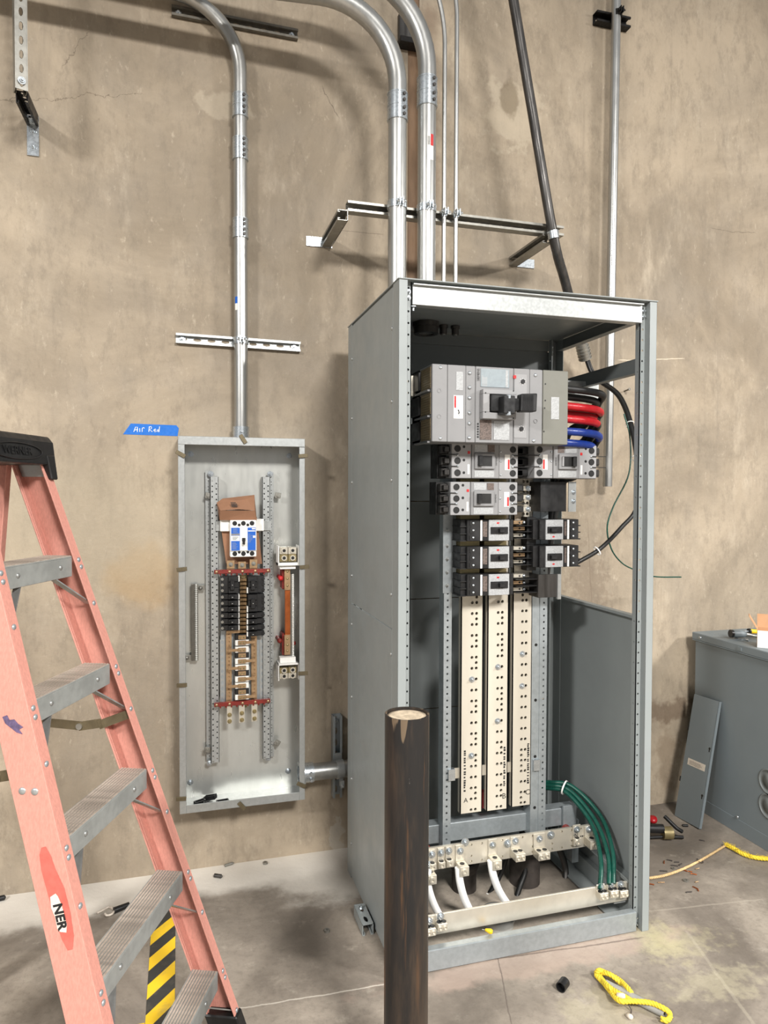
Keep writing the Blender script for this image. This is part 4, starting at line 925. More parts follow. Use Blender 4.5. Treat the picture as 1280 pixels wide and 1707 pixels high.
# medium frame breakers
def medium(u0, v0, u1, v1, lab, mir=False, y=2.365):
    x0, x1, z0, z1 = rect(u0, v0, u1, v1, y); w, h = x1-x0, z1-z0
    g = thing('medium_breaker', ((x0+x1)/2, YU, z0), lab, 'circuit breaker', 'grey medium breakers in the cabinet')
    fx = (lambda k: x1-w*k) if mir else (lambda k: x0+w*k)
    def bx(nm, k0, k1, j0, j1, f, bk, mat, par=None, bev=0): return ob(nm, MB().box(fx(k0), fx(k1), y-f, y+bk, z0+h*j0, z0+h*j1), M[mat], par or g, bev)
    bx('body', .295, .705, 0, 1, 0, .13, 'bgrey', None, .002)
    bx('line_end', 0, .29, 0, 1, -.002, .13, 'blight', None, .002); bx('load_end', .71, 1, 0, 1, -.002, .13, 'blight', None, .002)
    fr = bx('handle_frame', .33, .63, .27, .72, .008, 0, 'bgrey', None, .0015)
    bx('handle_slot', .37, .585, .35, .65, .0085, -.002, 'blackr', fr)
    bx('toggle', .37, .43, .35, .65, .022, -.008, 'black', fr, .002); bx('toggle_mark', .425, .445, .43, .58, .0092, -.008, 'white', fr) if not mir else bx('toggle', .56, .585, .36, .64, .012, -.008, 'blight', fr)
    bx('rating_label', .335, .52, .76, .97, .0012, 0, 'silver'); bx('dark_label', .535, .635, .76, .97, .0012, 0, 'dlabel'); bx('rating_label', .335, .63, .03, .22, .0012, 0, 'silver')
    wl = bx('warning_label', .795, .872, .25, .7, -.0008, .002, 'white'); bx('red_print', .84, .868, .27, .55, -.0004, .0008, 'red', wl)
    bx('test_button', .235, .27, .7, .78, -.001, .002, 'red'); bx('printed_strip', .235, .262, .12, .4, -.001, .002, 'white')
    text('SIEMENS', .0085, (fx(.665), y-.0006, z0+h*.5), UP, (-1,0,0), M['bink'], g)
    for kx in (.085, .92):
        for kz in (.155, .5, .845):
            p = V((fx(kx), y+.002, z0+h*kz)); r = h*.085
            ob('terminal_hole', MB().pipe(p+FR*-.001, p+FR*.0015, r+.0015, r-.001, 18).cyl(p+FR*-.001, p+FR*.0006, r-.0005, n=18), M['blackr'], g)
        for kz in (.34, .67):
            p = V((fx(kx), y+.002, z0+h*kz)); o = ob('terminal_screw', MB().dome(p, FR, .0055, .004), M['zinc'], g)
            sgn = (-1 if kx < .5 else 1)*(-1 if mir else 1)
            ob('barrier_wire', MB().cyl(p+V((0,-.004,0)), p+V((sgn*.062,-.002,0)), .0016, n=6), M['blackr'], o)
    for kz in (.16, .52, .9): 
        p = V((fx(.18), y+.002, z0+h*kz)); ob('pin_hole', MB().cyl(p, p+FR*.0008, .005, n=10), M['blackr'], g)
    for kz in (.1,.5,.78):
        p = V((fx(.735), y+.002, z0+h*kz)); ob('screw', MB().dome(p, FR, .0038, .003), M['zinc'], g)
    for kz in (.17, .5, .83):
        xe = fx(0); sg = 1 if mir else -1
        ob('lug', MB().box(xe, xe+sg*.03, y+.03, y+.11, z0+h*(kz-.12), z0+h*(kz+.12)).box(xe+sg*.002, xe+sg*.022, y+.015, y+.03, z0+h*(kz-.08), z0+h*(kz+.08)), M['dsteel'], g, .002)
        xl = fx(1); ob('load_lug', MB().box(xl, xl-sg*.045, y+.05, y+.11, z0+h*(kz-.1), z0+h*(kz+.1)), M['blackr'], g, .002)
    ob('terminal_cover', MB().box(fx(0)+(.034 if mir else -.034), fx(0), y+.06, YU-.006, z0, z1), M['blackr'], g)
    return g
medium(753,741,864,797,'grey medium breaker just below the main breaker, left column')
medium(751,804,863,859,'lower of the two grey medium breakers in the left column')
medium(891,743,995,797,'grey medium breaker just below the main breaker, right column beside the cables', True)
# fingers and filler bracket between the lower medium breaker and the right column
br = ob('filler_bracket', MB().box(*[at(903,850,y=2.4).x, at(946,850,y=2.4).x], 2.41, YU, at(903,853,y=2.4).z, at(903,803,y=2.4).z), M['black'], cab, .001)
q = rect(947,803,960,853,2.4)
fl = ob('bracket_flange', MB().box(q[0], q[1], 2.398, 2.402, q[2], q[3]), M['galv'], br)
for k in (.35,.65): ob('bolt', bolt(MB(), (q[1]-.012, 2.398, q[2]+(q[3]-q[2])*k), FR, .006), M['zinc'], fl)
q = rect(898,957,930,997,2.42); q2 = rect(929,957,935,998,2.42)
b2 = ob('filler_bracket', MB().box(q[0], q[1], 2.425, 2.43, q[2], q[3]).box(q[0], q[0]+.004, 2.43, YU, q[2], q[3]), M['dsteel'], cab, .001)
ob('bracket_flange', MB().box(q2[0], q2[1], 2.418, 2.43, q2[2]-.002, q2[3]), M['galv'], b2)
for v in (814, 829, 849):
    p = at(878, v, y=2.44); f_ = ob('bus_finger', MB().box(p.x-.035, p.x+.02, 2.445, YU-.005, p.z-.009, p.z+.009), M['nickel'], cab, .001)
    ob('bolt', bolt(MB(), (p.x+.008, 2.445, p.z), FR, .007), M['zinc'], f_); ob('sleeve', MB().box(p.x-.036, p.x-.012, 2.443, 2.5, p.z-.011, p.z+.011), M['blackr'], f_)
# small frame breakers
def small(v0, v1, left, lab, y=2.40):
    ux = (771, 815, 849, 857) if left else (893, 910, 939, 966)
    z1, z0 = at(820, v0, y=y).z, at(820, v1, y=y).z; h = z1-z0
    if not left: z1, z0 = at(920, v0, y=y).z, at(920, v1, y=y).z; h = z1-z0
    xs = [at(u, v0, y=y).x for u in ux]
    g = thing('small_breaker', ((xs[0]+xs[3])/2, YU, z0), lab, 'circuit breaker', 'black small breakers in the cabinet')
    ob('body', MB().box(xs[0], xs[3], y+.02, YU-.002, z0, z1).box(xs[0]+.02, xs[3], y+.006, y+.02, z0, z1), M['black'], g, .002)
    f = ob('face_plate', MB().box(xs[1], xs[2], y, y+.012, z0+.001, z1-.001), M['silver'], g, .001)
    zc = (z0+z1)/2; xc = (xs[1]+xs[2])/2; wf = xs[2]-xs[1]
    ob('handle_bezel', MB().box(xc-wf*.42, xc+wf*.42, y-.004, y+.001, zc-h*.17, zc+h*.15), M['black'], f, .001)
    ob('toggle', MB().box(xc-wf*(.05 if left else -.05), xc+wf*(.22 if left else -.28), y-.016, y-.003, zc-h*.11, zc+h*.1), M['black'], f, .002)
    ob('red_print', MB().box(xc-wf*.12, xc, y-.0006, y, zc+h*(.3 if left else -.38), zc+h*(.37 if left else -.31)), M['red'], f)
    xw = at(803 if left else 948, v0, y=y).x
    for k in range(3):
        zz = z0+h*(k+.5)/3; xt = at(790 if left else 957, v0, y=y).x
        ob('terminal_screw', MB().dome((xt, y+.0065 if True else y, zz), FR, .005, .004), M['zinc'], g)
        ob('terminal_well', MB().box(xt-.014, xt-.005, y+.004, y+.008, zz-.008, zz+.008), M['blackr'], g)
        ob('barrier_fin', MB().box(xs[0]-.004 if left else xs[3], xs[0]+.02 if left else xs[3]+.012, y+.012, y+.09, z0+h*k/3-.001, z0+h*k/3+.003), M['blackr'], g)
        xr_ = at(853 if left else 903, v0, y=y).x; ob('load_hole', MB().cyl((xr_, y+.0065, zz), (xr_, y+.0045, zz), .006, n=10), M['blackr'], g)
    ob('white_edge', MB().box(xw-.0035, xw+.0035, y+.003, y+.008, z0+.002, z1-.002), M['white'], g)
    xa_ = at(806 if left else 942, v0, y=y).x; xb_ = at(813 if left else 945, v0, y=y).x
    ob('side_label', MB().box(xa_, xb_, y+.0045, y+.0075, z0+h*.2, z0+h*.9), M['dlabel'], g)
    return g
small(866,902,True,'topmost small black breaker in the left column, above the bus bars')
small(911,948,True,'middle small black breaker in the left column, above the bus bars')
small(957,993,True,'lowest small black breaker, directly on top of the bus bars')
small(866,900,False,'upper small black breaker in the right column, under the dark filler bracket')
small(910,946,False,'lower small black breaker in the right column, fed by the black cable')
# plated connector fingers between the two columns
for v in (871,881,892, 914,925,936, 960,971,982):
    p = at(873, v, y=2.45); L_f = .05
    f_ = ob('bus_finger', MB().box(at(857,v,y=2.45).x, at(876,v,y=2.45).x, 2.455, YU-.003, p.z-.007, p.z+.007), M['bronze' if (v % 2) else 'nickel'], cab, .001)
    ob('screw', MB().dome((at(867,v,y=2.45).x, 2.455, p.z), FR, .004, .003), M['dsteel'], f_)
    ob('barrier', MB().box(at(857,v,y=2.45).x, at(897,v,y=2.45).x, 2.43, YU-.003, p.z-.0125, p.z-.0105), M['blackr'], f_)
    if v not in (881,925): ob('bolt', MB().dome((at(874,v,y=2.45).x, 2.455, p.z), FR, .007, .006), M['zinc'], f_)
for v0, v1 in ((862,908),(908,952)):
    q = rect(880,v0,896,v1,2.44); ob('insulator_block', MB().box(q[0], q[1], 2.45, YU-.003, q[2], q[3]), M['blackr'], cab, .001)
# left column mounting blocks under the breakers
for v0, v1 in ((797,804),(859,866),(902,911),(948,957)):
    for u0, u1 in ((768,800),(808,845)):
        q = rect(u0,v0,u1,v1,2.45); ob('spacer_bar', MB().box(q[0], q[1], 2.455, YU-.003, q[2], q[3]), M['brass'], cab)
ob('top_channel', MB().box(.86, 1.42, YU+.03, YU+.05, 1.95, 2.02), M['galvd'], cab)
q = rect(688,627,700,660,2.44); ob('lug_pad', MB().box(q[0]-.03, q[1]+.02, 2.44, 2.48, q[2], q[3]), M['nickel'], cab)
# ------------------------------------------------------------------ cables
def cable(name, pts, r, mat, lab, cat='cable', group=None, k=8, n=10):
    P_ = spl(pts, k); g = thing(name, P_[-1], lab, cat, group); ob('insulation', MB().tube(P_, r, n), M[mat], g); return g, P_
xs0 = x1 = X(947)
def feeder(v, du, vend, color, frac, i, lab, yoff=0.):
    p0 = V((xs0-.03, 2.33+yoff, Zf(v))); ap = at(948+du, v+14, y=2.42+yoff)
    pts = [p0, p0+V((.06,0,0)), V((ap.x-.03, 2.36+yoff, Zf(v)-.008)), V((ap.x, 2.42+yoff, ap.z-.035)), V((ap.x-.005, 2.5+yoff, ap.z-.11)), V((ap.x-.05, 2.60+yoff, ap.z-.22)), V((ap.x-.11, 2.68+yoff, .9)), V((1.40, 2.68+yoff*.6, .12))]
    g, P_ = cable('feeder_cable', pts, .0135, 'blackr', lab, 'cable', 'feeder cables at the main breaker')
    if color: 
        m = int(len(P_)*frac); ob('phase_tape', MB().tube(P_[:m], .0145, 10), M[color], g)
    return g
feeder(643,50,0,None,0,0,'outer black feeder cable leaving the top right of the main breaker',.0)
feeder(653,40,0,None,0,1,'inner black feeder cable under the topmost one at the main breaker',.035)
feeder(671,46,0,'redc',.36,2,'upper red taped feeder cable beside the main breaker')
feeder(681,40,0,'redc',.3,3,'middle red taped feeder cable beside the main breaker',.035)
feeder(692,42,0,'redc',.33,4,'lower red taped feeder cable beside the main breaker')
feeder(712,44,0,'bluec',.37,5,'upper blue taped feeder cable beside the main breaker')
feeder(730,34,0,'bluec',.37,6,'lower blue taped feeder cable beside the main breaker',.02)
# branch cable from the slanted conduit
pts = [q3+dq*.05, at(990,628,y=2.88), at(1030,660,y=2.75), at(1052,715,y=2.6), at(1062,780,y=2.48), at(1061,845,y=2.42), at(1035,880,y=2.42), at(1000,915,y=2.42), at(962,938,y=2.43)]
g, P_ = cable('branch_cable', pts, .0085, 'blackr', 'black cable curving from the slanted conduit to the lower right small breaker')
ob('second_core', MB().tube([p+V((.012,.004,.006)) for p in P_], .0065, 8), M['blackr'], g)
for k in (.36, .47, .88):
    i = int(len(P_)*k); d = (P_[i+1]-P_[i]).normalized(); ob('cable_tie', MB().pipe(P_[i]-d*.002, P_[i]+d*.002, .02, .0185, 12), M['white'], g)
cable('thin_wire', [at(1040,690,y=2.62), at(1050,730,y=2.6), at(1048,790,y=2.58), at(1022,845,y=2.58), at(1012,880,y=2.58), at(1019,915,y=2.6), at(1036,938,y=2.64), at(1058,950,y=2.7), at(1090,961,y=2.8), at(1135,962,y=2.86)], .0032, 'green', 'thin dark green wire looping inside the cabinet and ending past its right post', k=8, n=6)
# green grounding cables
gp = [[(880,1312),(915,1314),(945,1322),(985,1372),(1001,1430),(1000,1482)], [(880,1308),(915,1309),(950,1318),(992,1368),(1013,1425),(1015,1474)], [(880,1306),(918,1304),(955,1312),(1002,1362),(1021,1420),(1022,1473)]]
for k, (pl, lab) in enumerate(zip(gp, ('left green ground cable dropping to the lower bar', 'middle green ground cable dropping to the lower bar', 'right green ground cable dropping to the lower bar'))):
    ys = [2.68, 2.6, 2.54, 2.42, 2.30, YG-.012]
    g, P_ = cable('ground_cable', [at(*p, y=yy) for p, yy in zip(pl, ys)], .0085, 'green', lab, 'cable', 'green ground cables')
    if k == 1: ob('cable_tie', MB().pipe(P_[14]-(P_[15]-P_[14]).normalized()*.003, P_[14]+(P_[15]-P_[14]).normalized()*.003, .03, .028, 14), M['white'], g)
# white neutrals
for (pl, lab) in (([(713,1450),(713,1475),(722,1505),(738,1535),(760,1570)], 'leftmost white neutral cable, beside the rusty post'), ([(764,1446),(767,1472),(775,1500),(790,1528),(815,1560)], 'middle white neutral cable under the upper bar'), ([(818,1434),(822,1458),(832,1485),(850,1512),(880,1545)], 'rightmost white neutral cable under the upper bar')):
    cable('neutral_cable', [at(*p, y=yy) for p, yy in zip(pl, (YN-.025, YN-.03, YN-.02, YN, YN+.03))], .014, 'wcab', lab, 'cable', 'white neutral cables')
g, P_ = cable('neutral_tail', [at(795,1522,y=2.50), at(813,1493,y=2.56), at(832,1463,y=2.60), at(846,1425,y=2.58)], .009, 'blackr', 'black cable end with a white sleeve crossing behind the neutral cables')
ob('white_sleeve', MB().tube(P_[:9], .0125, 10), M['wcab'], g)
cable('load_cable', [at(878,1420,y=2.56), at(876,1450,y=2.55), at(866,1480,y=2.53), at(855,1512,y=2.5)], .011, 'blackr', 'black cable dropping behind the ground bar right of the white cables')
cable('load_cable', [at(930,1410,y=2.6), at(941,1440,y=2.6), at(942,1465,y=2.58), at(932,1490,y=2.55)], .013, 'dsteel', 'grey cable curving down right of the dusty conduit stub')
for u0, u1 in ((786,800),(848,842),(893,862)):
    cable('riser_cable', [at(u0,1330,y=2.62), at(u0+4,1200,y=2.68), at(u1+6,1020,y=2.7), at(u1+12,990,y=2.7)], .013, 'blackr', {786:'black riser cable behind the left bus bar',848:'black riser cable behind the middle bus bar',893:'black riser cable behind the right bus bar'}[u0])
    ob('red_tape', MB().tube([at(u0+18,1318,y=2.60), at(u0+19,1345,y=2.60)], .014, 8), M['redc'], bpy.data.objects[[o.name for o in COL.objects if o.name.startswith('riser_cable')][-1]]) if u0 == 786 else None
g = thing('wire_connector', at(819,1556,z=.078), 'small yellow wire connector lying on the base rail', 'connector')
p = at(819,1556,z=.078); ob('cap', MB().lathe(p+V((.0,0,.006)), (-.8,.3,.25), [(.001,-.004),(.007,-.003),(.009,.004),(.007,.012),(.004,.022),(.001,.023)], 10), M['yellow'], g); ob('wire', MB().cyl(p+V((-.012,.006,.009)), p+V((-.03,.012,.012)), .0015, n=6), M['strut'], g)

q = rect(942,637,998,668,2.62); o = ob('mounting_plate', MB().box(q[0], q[1], 2.62, 2.624, q[2], q[3]), M['galv'], cab)
# ------------------------------------------------------------------ stepladder
LO = V((.008, 1.843, 0)); LW = V((.38, .925, 0)).normalized(); LV = V((.925, -.38, 0)).normalized()
def lp(a, b, z): return LO+LW*a+LV*b+UP*z
def hw(z): return .2575-.0275*(z-.2)/.305      # half inner width
def bf(z): return -.0937*(z-.2)/.305           # front edge
lad = thing('stepladder', lp(0,-.4,0), 'pink fibreglass stepladder with grey metal steps, cropped at the left edge', 'ladder')
def lhex(a0, a1, b0, b1, z0, z1, s, da=None):
    """slanting bar between two heights; a measured outward from the inner width, b from the front edge"""
    q = []
    for z in (z0, z1): q += [lp(s*(hw(z)+a0), bf(z)+b0, z), lp(s*(hw(z)+a1), bf(z)+b0, z), lp(s*(hw(z)+a1), bf(z)+b1, z), lp(s*(hw(z)+a0), bf(z)+b1, z)]
    return q
riv = None
def rivet(p, N, par, r=.0075, mat='galvd', nm='rivet'): return ob(nm, MB().dome(p, N, r, .004), M[mat], par)
for s in (-1, 1):
    m = MB()
    for a0, a1, b0, b1 in ((.033,.037,-.088,0), (0,.034,-.004,0), (0,.034,-.088,-.084), (.006,.012,-.084,-.082)):
        m.hexa(lhex(a0, a1, b0, b1, .045, 1.735, s))
    rl = ob('front_rail', m, M['fibre'], lad, .0012)
    ft = MB(); ft.hexa([*lhex(-.004,.041,-.094,.006,.0,.06,s)]); ob('foot', ft, M['blackr'], rl, .004)
    for k in range(5):
        z = .2+.305*k
        for dz in (-.012, -.032): rivet(lp(s*(hw(z+dz)+.02), bf(z+dz)+.0, z+dz), LV, rl)
        z2 = z-.135
        if z2 > .05: rivet(lp(s*(hw(z2)+.02), bf(z2), z2), LV, rl)
    if s < 0:
        for b in (-.03, -.06): rivet(lp(-(hw(.93)+.037), bf(.93)+b, .925), -LW, rl, .009, 'galv')
for k in range(5):
    z = .2+.305*k; h = hw(z)+.002; b1 = bf(z)-.0045; b0 = bf(z)-.082
    q = lambda a, b, zz: lp(a, b, zz)
    m = MB(); m.obox(LO+UP*z, LW, LV, UP, -h, h, b0, b1, -.004, 0)
    m.obox(LO+UP*z, LW, LV, UP, -h, h, b1-.003, b1, -.056, -.004); m.obox(LO+UP*z, LW, LV, UP, -h, h, b0, b0+.003, -.05, -.004)
    st = ob('step', m, M['step'], lad, .001)
    for i in range(9):
        bb = b0+.006+i*.0082; ob('tread_rib', MB().obox(LO+UP*z, LW, LV, UP, -h+.004, h-.004, bb, bb+.0042, 0, .0026), M['tread'], st)
    for a in (-.62, .62): rivet(lp(a*h, b1, z-.026), LV, st, .007, 'alu')
    for s in (-1, 1):
        m = MB(); z1 = z-.135
        p0, p1 = (lp(s*(h-.075), b1-.012, z-.054), lp(s*(hw(z1)+.018), bf(z1)-.012, z1))
        if z1 > .04:
            d = (p1-p0).normalized(); m.obox(p0, d, LV, d.cross(LV), 0, (p1-p0).length, -.011, .008, -.0018, .0018); ob('step_brace', m, M['alu'], st)
# cap
zc = 1.655; cz1 = 1.752
ztop = cz1
def capz(b): return b
bF, bR = bf(1.70)+.022, bf(1.70)-.165
cp_poly = [(bF+.004, 1.672), (bF-.004, 1.735), (bF-.018, 1.752), (bR+.02, 1.752), (bR, 1.735), (bR-.006, 1.672)]
m = MB(); hx = .172
m.prism([(b, z) for b, z in cp_poly], LO-LW*hx, LV, UP, LW, 2*hx)
cap = ob('top_cap', m, M['black'], lad, .006, seg=2)
for s in (-1, 1):     # side wings that wrap the rails
    b = MB(); a0, a1 = s*(hx-.0), s*(hx-.045)
    top = [lp(a0, bF-.004, 1.735), lp(a1, bF-.004, 1.735), lp(a1, bR, 1.735), lp(a0, bR, 1.735)]
    w0 = s*(hw(1.64)+.042)
    bot = [lp(w0, bf(1.635)+.012, 1.632), lp(s*(hw(1.64)+.012), bf(1.635)+.012, 1.632), lp(s*(hw(1.64)+.012), bf(1.635)-.0, 1.632), lp(w0, bf(1.635)-.0, 1.632)]
    b.hexa(bot+[lp(w0-s*.004, bF+.003, 1.70), lp(a1, bF+.003, 1.70), lp(a1, bF-.03, 1.70), lp(w0-s*.004, bF-.03, 1.70)])
    ob('cap_wing', b, M['black'], cap, .003)
    # aluminium gusset behind the cap
    ob('gusset', MB().hexa(lhex(.02,.0325,-.08,-.006,1.64,1.70,s)), M['alu'], cap)
# oval emblem moulded into the front of the cap
ang = math.atan2(.008, .063); cu_ = V((0,0,1))*math.cos(ang)-LV*math.sin(ang)
cn = LW.cross(cu_); cn = cn if cn.dot(LV) > 0 else -cn
ce = lp(0, bF+.001, 1.704)
ring = [ce+LW*(math.cos(t_)*.105)+cu_*(math.sin(t_)*.021)+cn*.0015 for t_ in [i*2*math.pi/48 for i in range(49)]]
ob('oval_emblem', MB().tube(ring, .0016, 6), M['black'], cap)
text('WERNER', .03, ce+cn*.0012, LW, cu_, M['black'], cap, 'raised_lettering', .0012)
# rear legs and spreaders
for s in (-1, 1):
    p0, p1 = lp(s*(hw(1.66)+.004), bf(1.66)-.135, 1.69), lp(s*(hw(.0)+.03), -.86, .02)
    d = (p1-p0).normalized(); n_ = LW*s; w_ = d.cross(LW).normalized()
    b = MB(); L_ = (p1-p0).length
    b.obox(p0, d, w_, n_, 0, L_, -.03, .03, .018, .022); b.obox(p0, d, w_, n_, 0, L_, -.03, -.026, 0, .02); b.obox(p0, d, w_, n_, 0, L_, .026, .03, 0, .02)
    rr = ob('rear_rail', b, M['fibre'], lad, .001)
    ob('foot', MB().obox(p1, d, w_, n_, -.04, .012, -.034, .034, -.004, .026), M['blackr'], rr)
    zs = .945; k = (1.69-zs)/(1.69-.02); pr = p0.lerp(p1, k)
    pf = lp(s*(hw(zs)+.0), bf(zs)-.088, zs)
    pfm = lp(s*(hw(zs)+.02), bf(zs)-.02, zs+.02)
    md = pf.lerp(pr, .16); md.z -= .012
    b = MB()
    for A, B_ in ((pfm-LW*s*.012, pf-LW*s*.012+UP*-.004), (pf-LW*s*.012, md-LW*s*.012), (md-LW*s*.008, pr-LW*s*.008-UP*.0)):
        dd = (B_-A).normalized(); up_ = (UP-dd*UP.dot(dd)).normalized(); b.obox(A, dd, up_, dd.cross(up_), -.004, (B_-A).length+.004, -.0125, .0125, -.0015, .0015)
    sb = ob('spreader', b, M['clip'], lad)
    ob('pivot', MB().cyl(md-LW*s*.018, md-LW*s*.002, .009, n=12), M['strut'], sb)
for z in (.35, .95, 1.4):
    k = (1.69-z)/1.67; ob('rear_brace', MB().tube([lp(-(hw(z)+.02), -.55-.31*k+.0, z), lp(hw(z)+.02, -.55-.31*k, z)], .008, 8), M['alu'], lad)
# worn label on the near rail
def web(bk, z, e=.0006): return lp(-(hw(z)+.037+e), bf(z)+bk, z)
pl = at(95,1497,y=1.6)
def onweb(u, v):        # where a sight line meets the outer web of the near rail
    d = at(u, v, y=1.); d = d-V((0,0,CZ)); lo, hi = .5, 3.
    for _ in range(50):
        t_ = (lo+hi)/2; p = V((0,0,CZ))+d*t_; a_ = (p-LO).dot(LW)
        if a_ < -(hw(p.z)+.0376): lo = t_
        else: hi = t_
    return p
def webpatch(nm, uv, mat, par, e):
    pts = [onweb(*q) for q in uv]; n = len(pts); off = -LW*e
    b = MB(); b.add([p+off for p in pts]+[p-LW*(e-.0002 if e > .0004 else 0) for p in pts], [tuple(range(n)), tuple(range(2*n-1,n-1,-1))]+[(i, n+i, n+(i+1)%n, (i+1)%n) for i in range(n)]); return ob(nm, b, M[mat], par)
near = [o for o in lad.children if o.name.startswith('front_rail')][0]
lens = [(76,1411),(84,1425),(93,1450),(107,1480),(117,1520),(123,1560),(121,1582),(113,1584),(103,1565),(92,1530),(80,1490),(69,1450),(66,1425),(69,1413)]
lbl = webpatch('red_label', lens, 'lred', near, .0006)
webpatch('white_print', [(84,1495),(93,1489),(97,1494),(103,1508),(108,1526),(112,1540),(111,1554),(101,1553),(96,1548),(92,1528),(86,1514)], 'sticker', lbl, .0012)
c0, c1 = onweb(95,1505), onweb(105,1550)
dn = (c1-c0).normalized(); sd = dn.cross(LW).normalized(); sd = sd if sd.dot(LV) > 0 else -sd
text('NER', .03, (c0+c1)/2-LW*.0016, dn, sd, M['bink'], lbl, 'worn_lettering', 0, .0012, shear=.0)
webpatch('paint_smudge', [(4,1195),(12,1192),(16,1200),(24,1199),(30,1206),(39,1212),(32,1216),(38,1224),(28,1221),(18,1213),(9,1206)], 'smudge', near, .0006)
# ------------------------------------------------------------------ pipe bollard
bx_, by_, bz_ = .5585, 1.711, 1.034
g = thing('pipe_bollard', (bx_, by_, 0), 'rusty black steel pipe post standing in front of the cabinet', 'bollard')
ob('pipe', MB().pipe((bx_,by_,0), (bx_,by_,bz_), .057, .0525, 48), M['rusty'], g, org=(bx_,by_,0))
ob('concrete_fill', MB().lathe((bx_,by_,0), UP, [(.0524,.0),(.0524,bz_-.007),(.04,bz_-.005),(.02,bz_-.008),(.0001,bz_-.006)], 32), M['slurry'], g, org=(bx_,by_,0))
# ------------------------------------------------------------------ grey equipment cabinet on the right
GX, GZ = 2.52, .895
gc = thing('equipment_cabinet', (2.95, 2.6, 0), 'low blue grey steel equipment cabinet at the right edge with tools on top', 'cabinet')
ob('body', MB().box(GX, 3.45, 2.15, 3.0, .0, GZ-.03), M['blugrey'], gc, .002)
ob('lid', MB().box(GX-.012, 3.462, 2.138, 3.012, GZ-.036, GZ).box(GX-.012, GX-.006, 2.138, 3.012, GZ-.042, GZ-.036), M['blugrey'], gc, .003)
ob('plinth', MB().box(GX-.002, GX, 2.15, 3.0, .0, .068).box(GX-.002, 3.45, 2.148, 2.15, 0, .068), M['blugrey'], gc, .001)
for u, v in ((1229,1362),(1167,1063)):
    p = at(u, v, x=GX-.003 if v > 1100 else GX-.012); ob('screw', MB().dome(p, (-1,0,0), .008, .006), M['zinc'], gc)
p = at(1233,1080,x=GX-.012); ob('lid_tab', MB().box(p.x-.004, p.x, p.y-.012, p.y+.012, p.z-.012, p.z+.004), M['blugrey'], gc)
for u, v in ((1281,1304),(1281,1345)):
    p = at(u, v, x=GX); ob('knockout', MB().lathe(p, (-1,0,0), [(.058,0),(.058,.002),(.05,.002),(.05,.0005),(.03,.0005),(.03,.002),(.0001,.002)], 28), M['dgrey'], gc)
# leaning cover
c00, c10 = at(1126,1360,z=0.003), at(1165,1381,z=0.003)
e1 = (c10-c00); xt = GX-.016
t0, t1 = at(1157,1157,x=xt), at(1201,1170,x=xt)
e1 = ((c10-c00)+(t1-t0))/2; cc = (c00+c10)/2; ct = (t0+t1)/2
b0_, b1_ = cc-e1/2, cc+e1/2; d0_, d1_ = ct-e1/2, ct+e1/2
nrm = e1.cross(ct-cc).normalized(); nrm = nrm if nrm.x < 0 else -nrm
cv = thing('leaning_cover', cc, 'flat grey sheet metal cover leaning against the low cabinet', 'cover')
q = [p for p in (b0_, b1_, d1_, d0_)]
ob('sheet', MB().hexa([p for p in q]+[p+nrm*.004 for p in q]), M['blugrey'], cv, .001)
L_ = (ct-cc); U_ = L_.normalized(); E_ = e1.normalized()
ob('edge_lip', MB().obox(cc+nrm*.0, U_, E_, nrm, 0, L_.length, e1.length/2-.003, e1.length/2, -.012, .004), M['blugrey'], cv)
for k, s in ((.62,.46),(.25,.46)): ob('keyhole', MB().cyl(cc+U_*(L_.length*k)+E_*(e1.length*s*.92)+nrm*.0042, cc+U_*(L_.length*k)+E_*(e1.length*s*.92)+nrm*.0046, .006, n=10).obox(cc+U_*(L_.length*k)+E_*(e1.length*s*.92)+nrm*.0042, U_, E_, nrm, -.016, 0, -.003, .003, 0, .0004), M['blackr'], cv)
for k in (.72, .3): ob('edge_clip', MB().obox(cc+U_*(L_.length*k)-E_*(e1.length*.5), U_, E_, nrm, -.012, .012, -.006, .002, -.004, .004), M['blackr'], cv)
so = cc+U_*(L_.length*.46)+nrm*.0042
stk = ob('sticker', MB().obox(so, U_, E_, nrm, -.016, .016, -.052, .06, 0, .0005), M['sticker'], cv)
for k in range(4): ob('sticker_print', MB().obox(so, U_, E_, nrm, -.010+k*.005, -.0085+k*.005, -.04, .045-.02*random.random(), .0005, .0008), M['dlabel'], stk)
# cardboard box and tools on the low cabinet
bx = at(1262,1079,z=GZ+.001); g = thing('cardboard_box', bx+V((.08,.05,0)), 'open white and brown cardboard box on the low cabinet, cut by the frame', 'box')
BD = V((bx.x-.1, bx.y, 0)).normalized(); BR = V((BD.y, -BD.x, 0)); B0 = V((bx.x, bx.y, GZ+.0005)); w_, d_, h_ = .16, .10, .078
def bb_(nm, a0, a1, b0, b1, c0, c1, mt): return ob(nm, MB().obox(B0, BR, BD, UP, a0, a1, b0, b1, c0, c1), M[mt], g)
bb_('front_wall', 0, w_, 0, .003, 0, h_, 'white'); bb_('side_wall', 0, .003, .003, d_, 0, h_, 'card'); bb_('side_wall', w_-.003, w_, .003, d_, 0, h_, 'card')
bb_('back_wall', .003, w_-.003, d_-.003, d_, 0, h_, 'card'); bb_('bottom', .003, w_-.003, .003, d_-.003, 0, .003, 'card')
ob('flap', MB().obox(B0+BD*d_+UP*h_, BR, (BD*.2+UP).normalized(), -BD, 0, w_, 0, .062, 0, .003), M['card'], g)
ob('flap', MB().obox(B0+UP*h_, BD, (UP*.85-BR*.5).normalized(), (BR*.85+UP*.5).normalized(), 0, d_*.8, 0, .072, 0, .003), M['card'], g)
tp_ = at(1226,1058,z=GZ+.02)
g = thing('cordless_tool', V((tp_.x, tp_.y, GZ)), 'black handled tool lying on the low cabinet beside the box', 'tool')
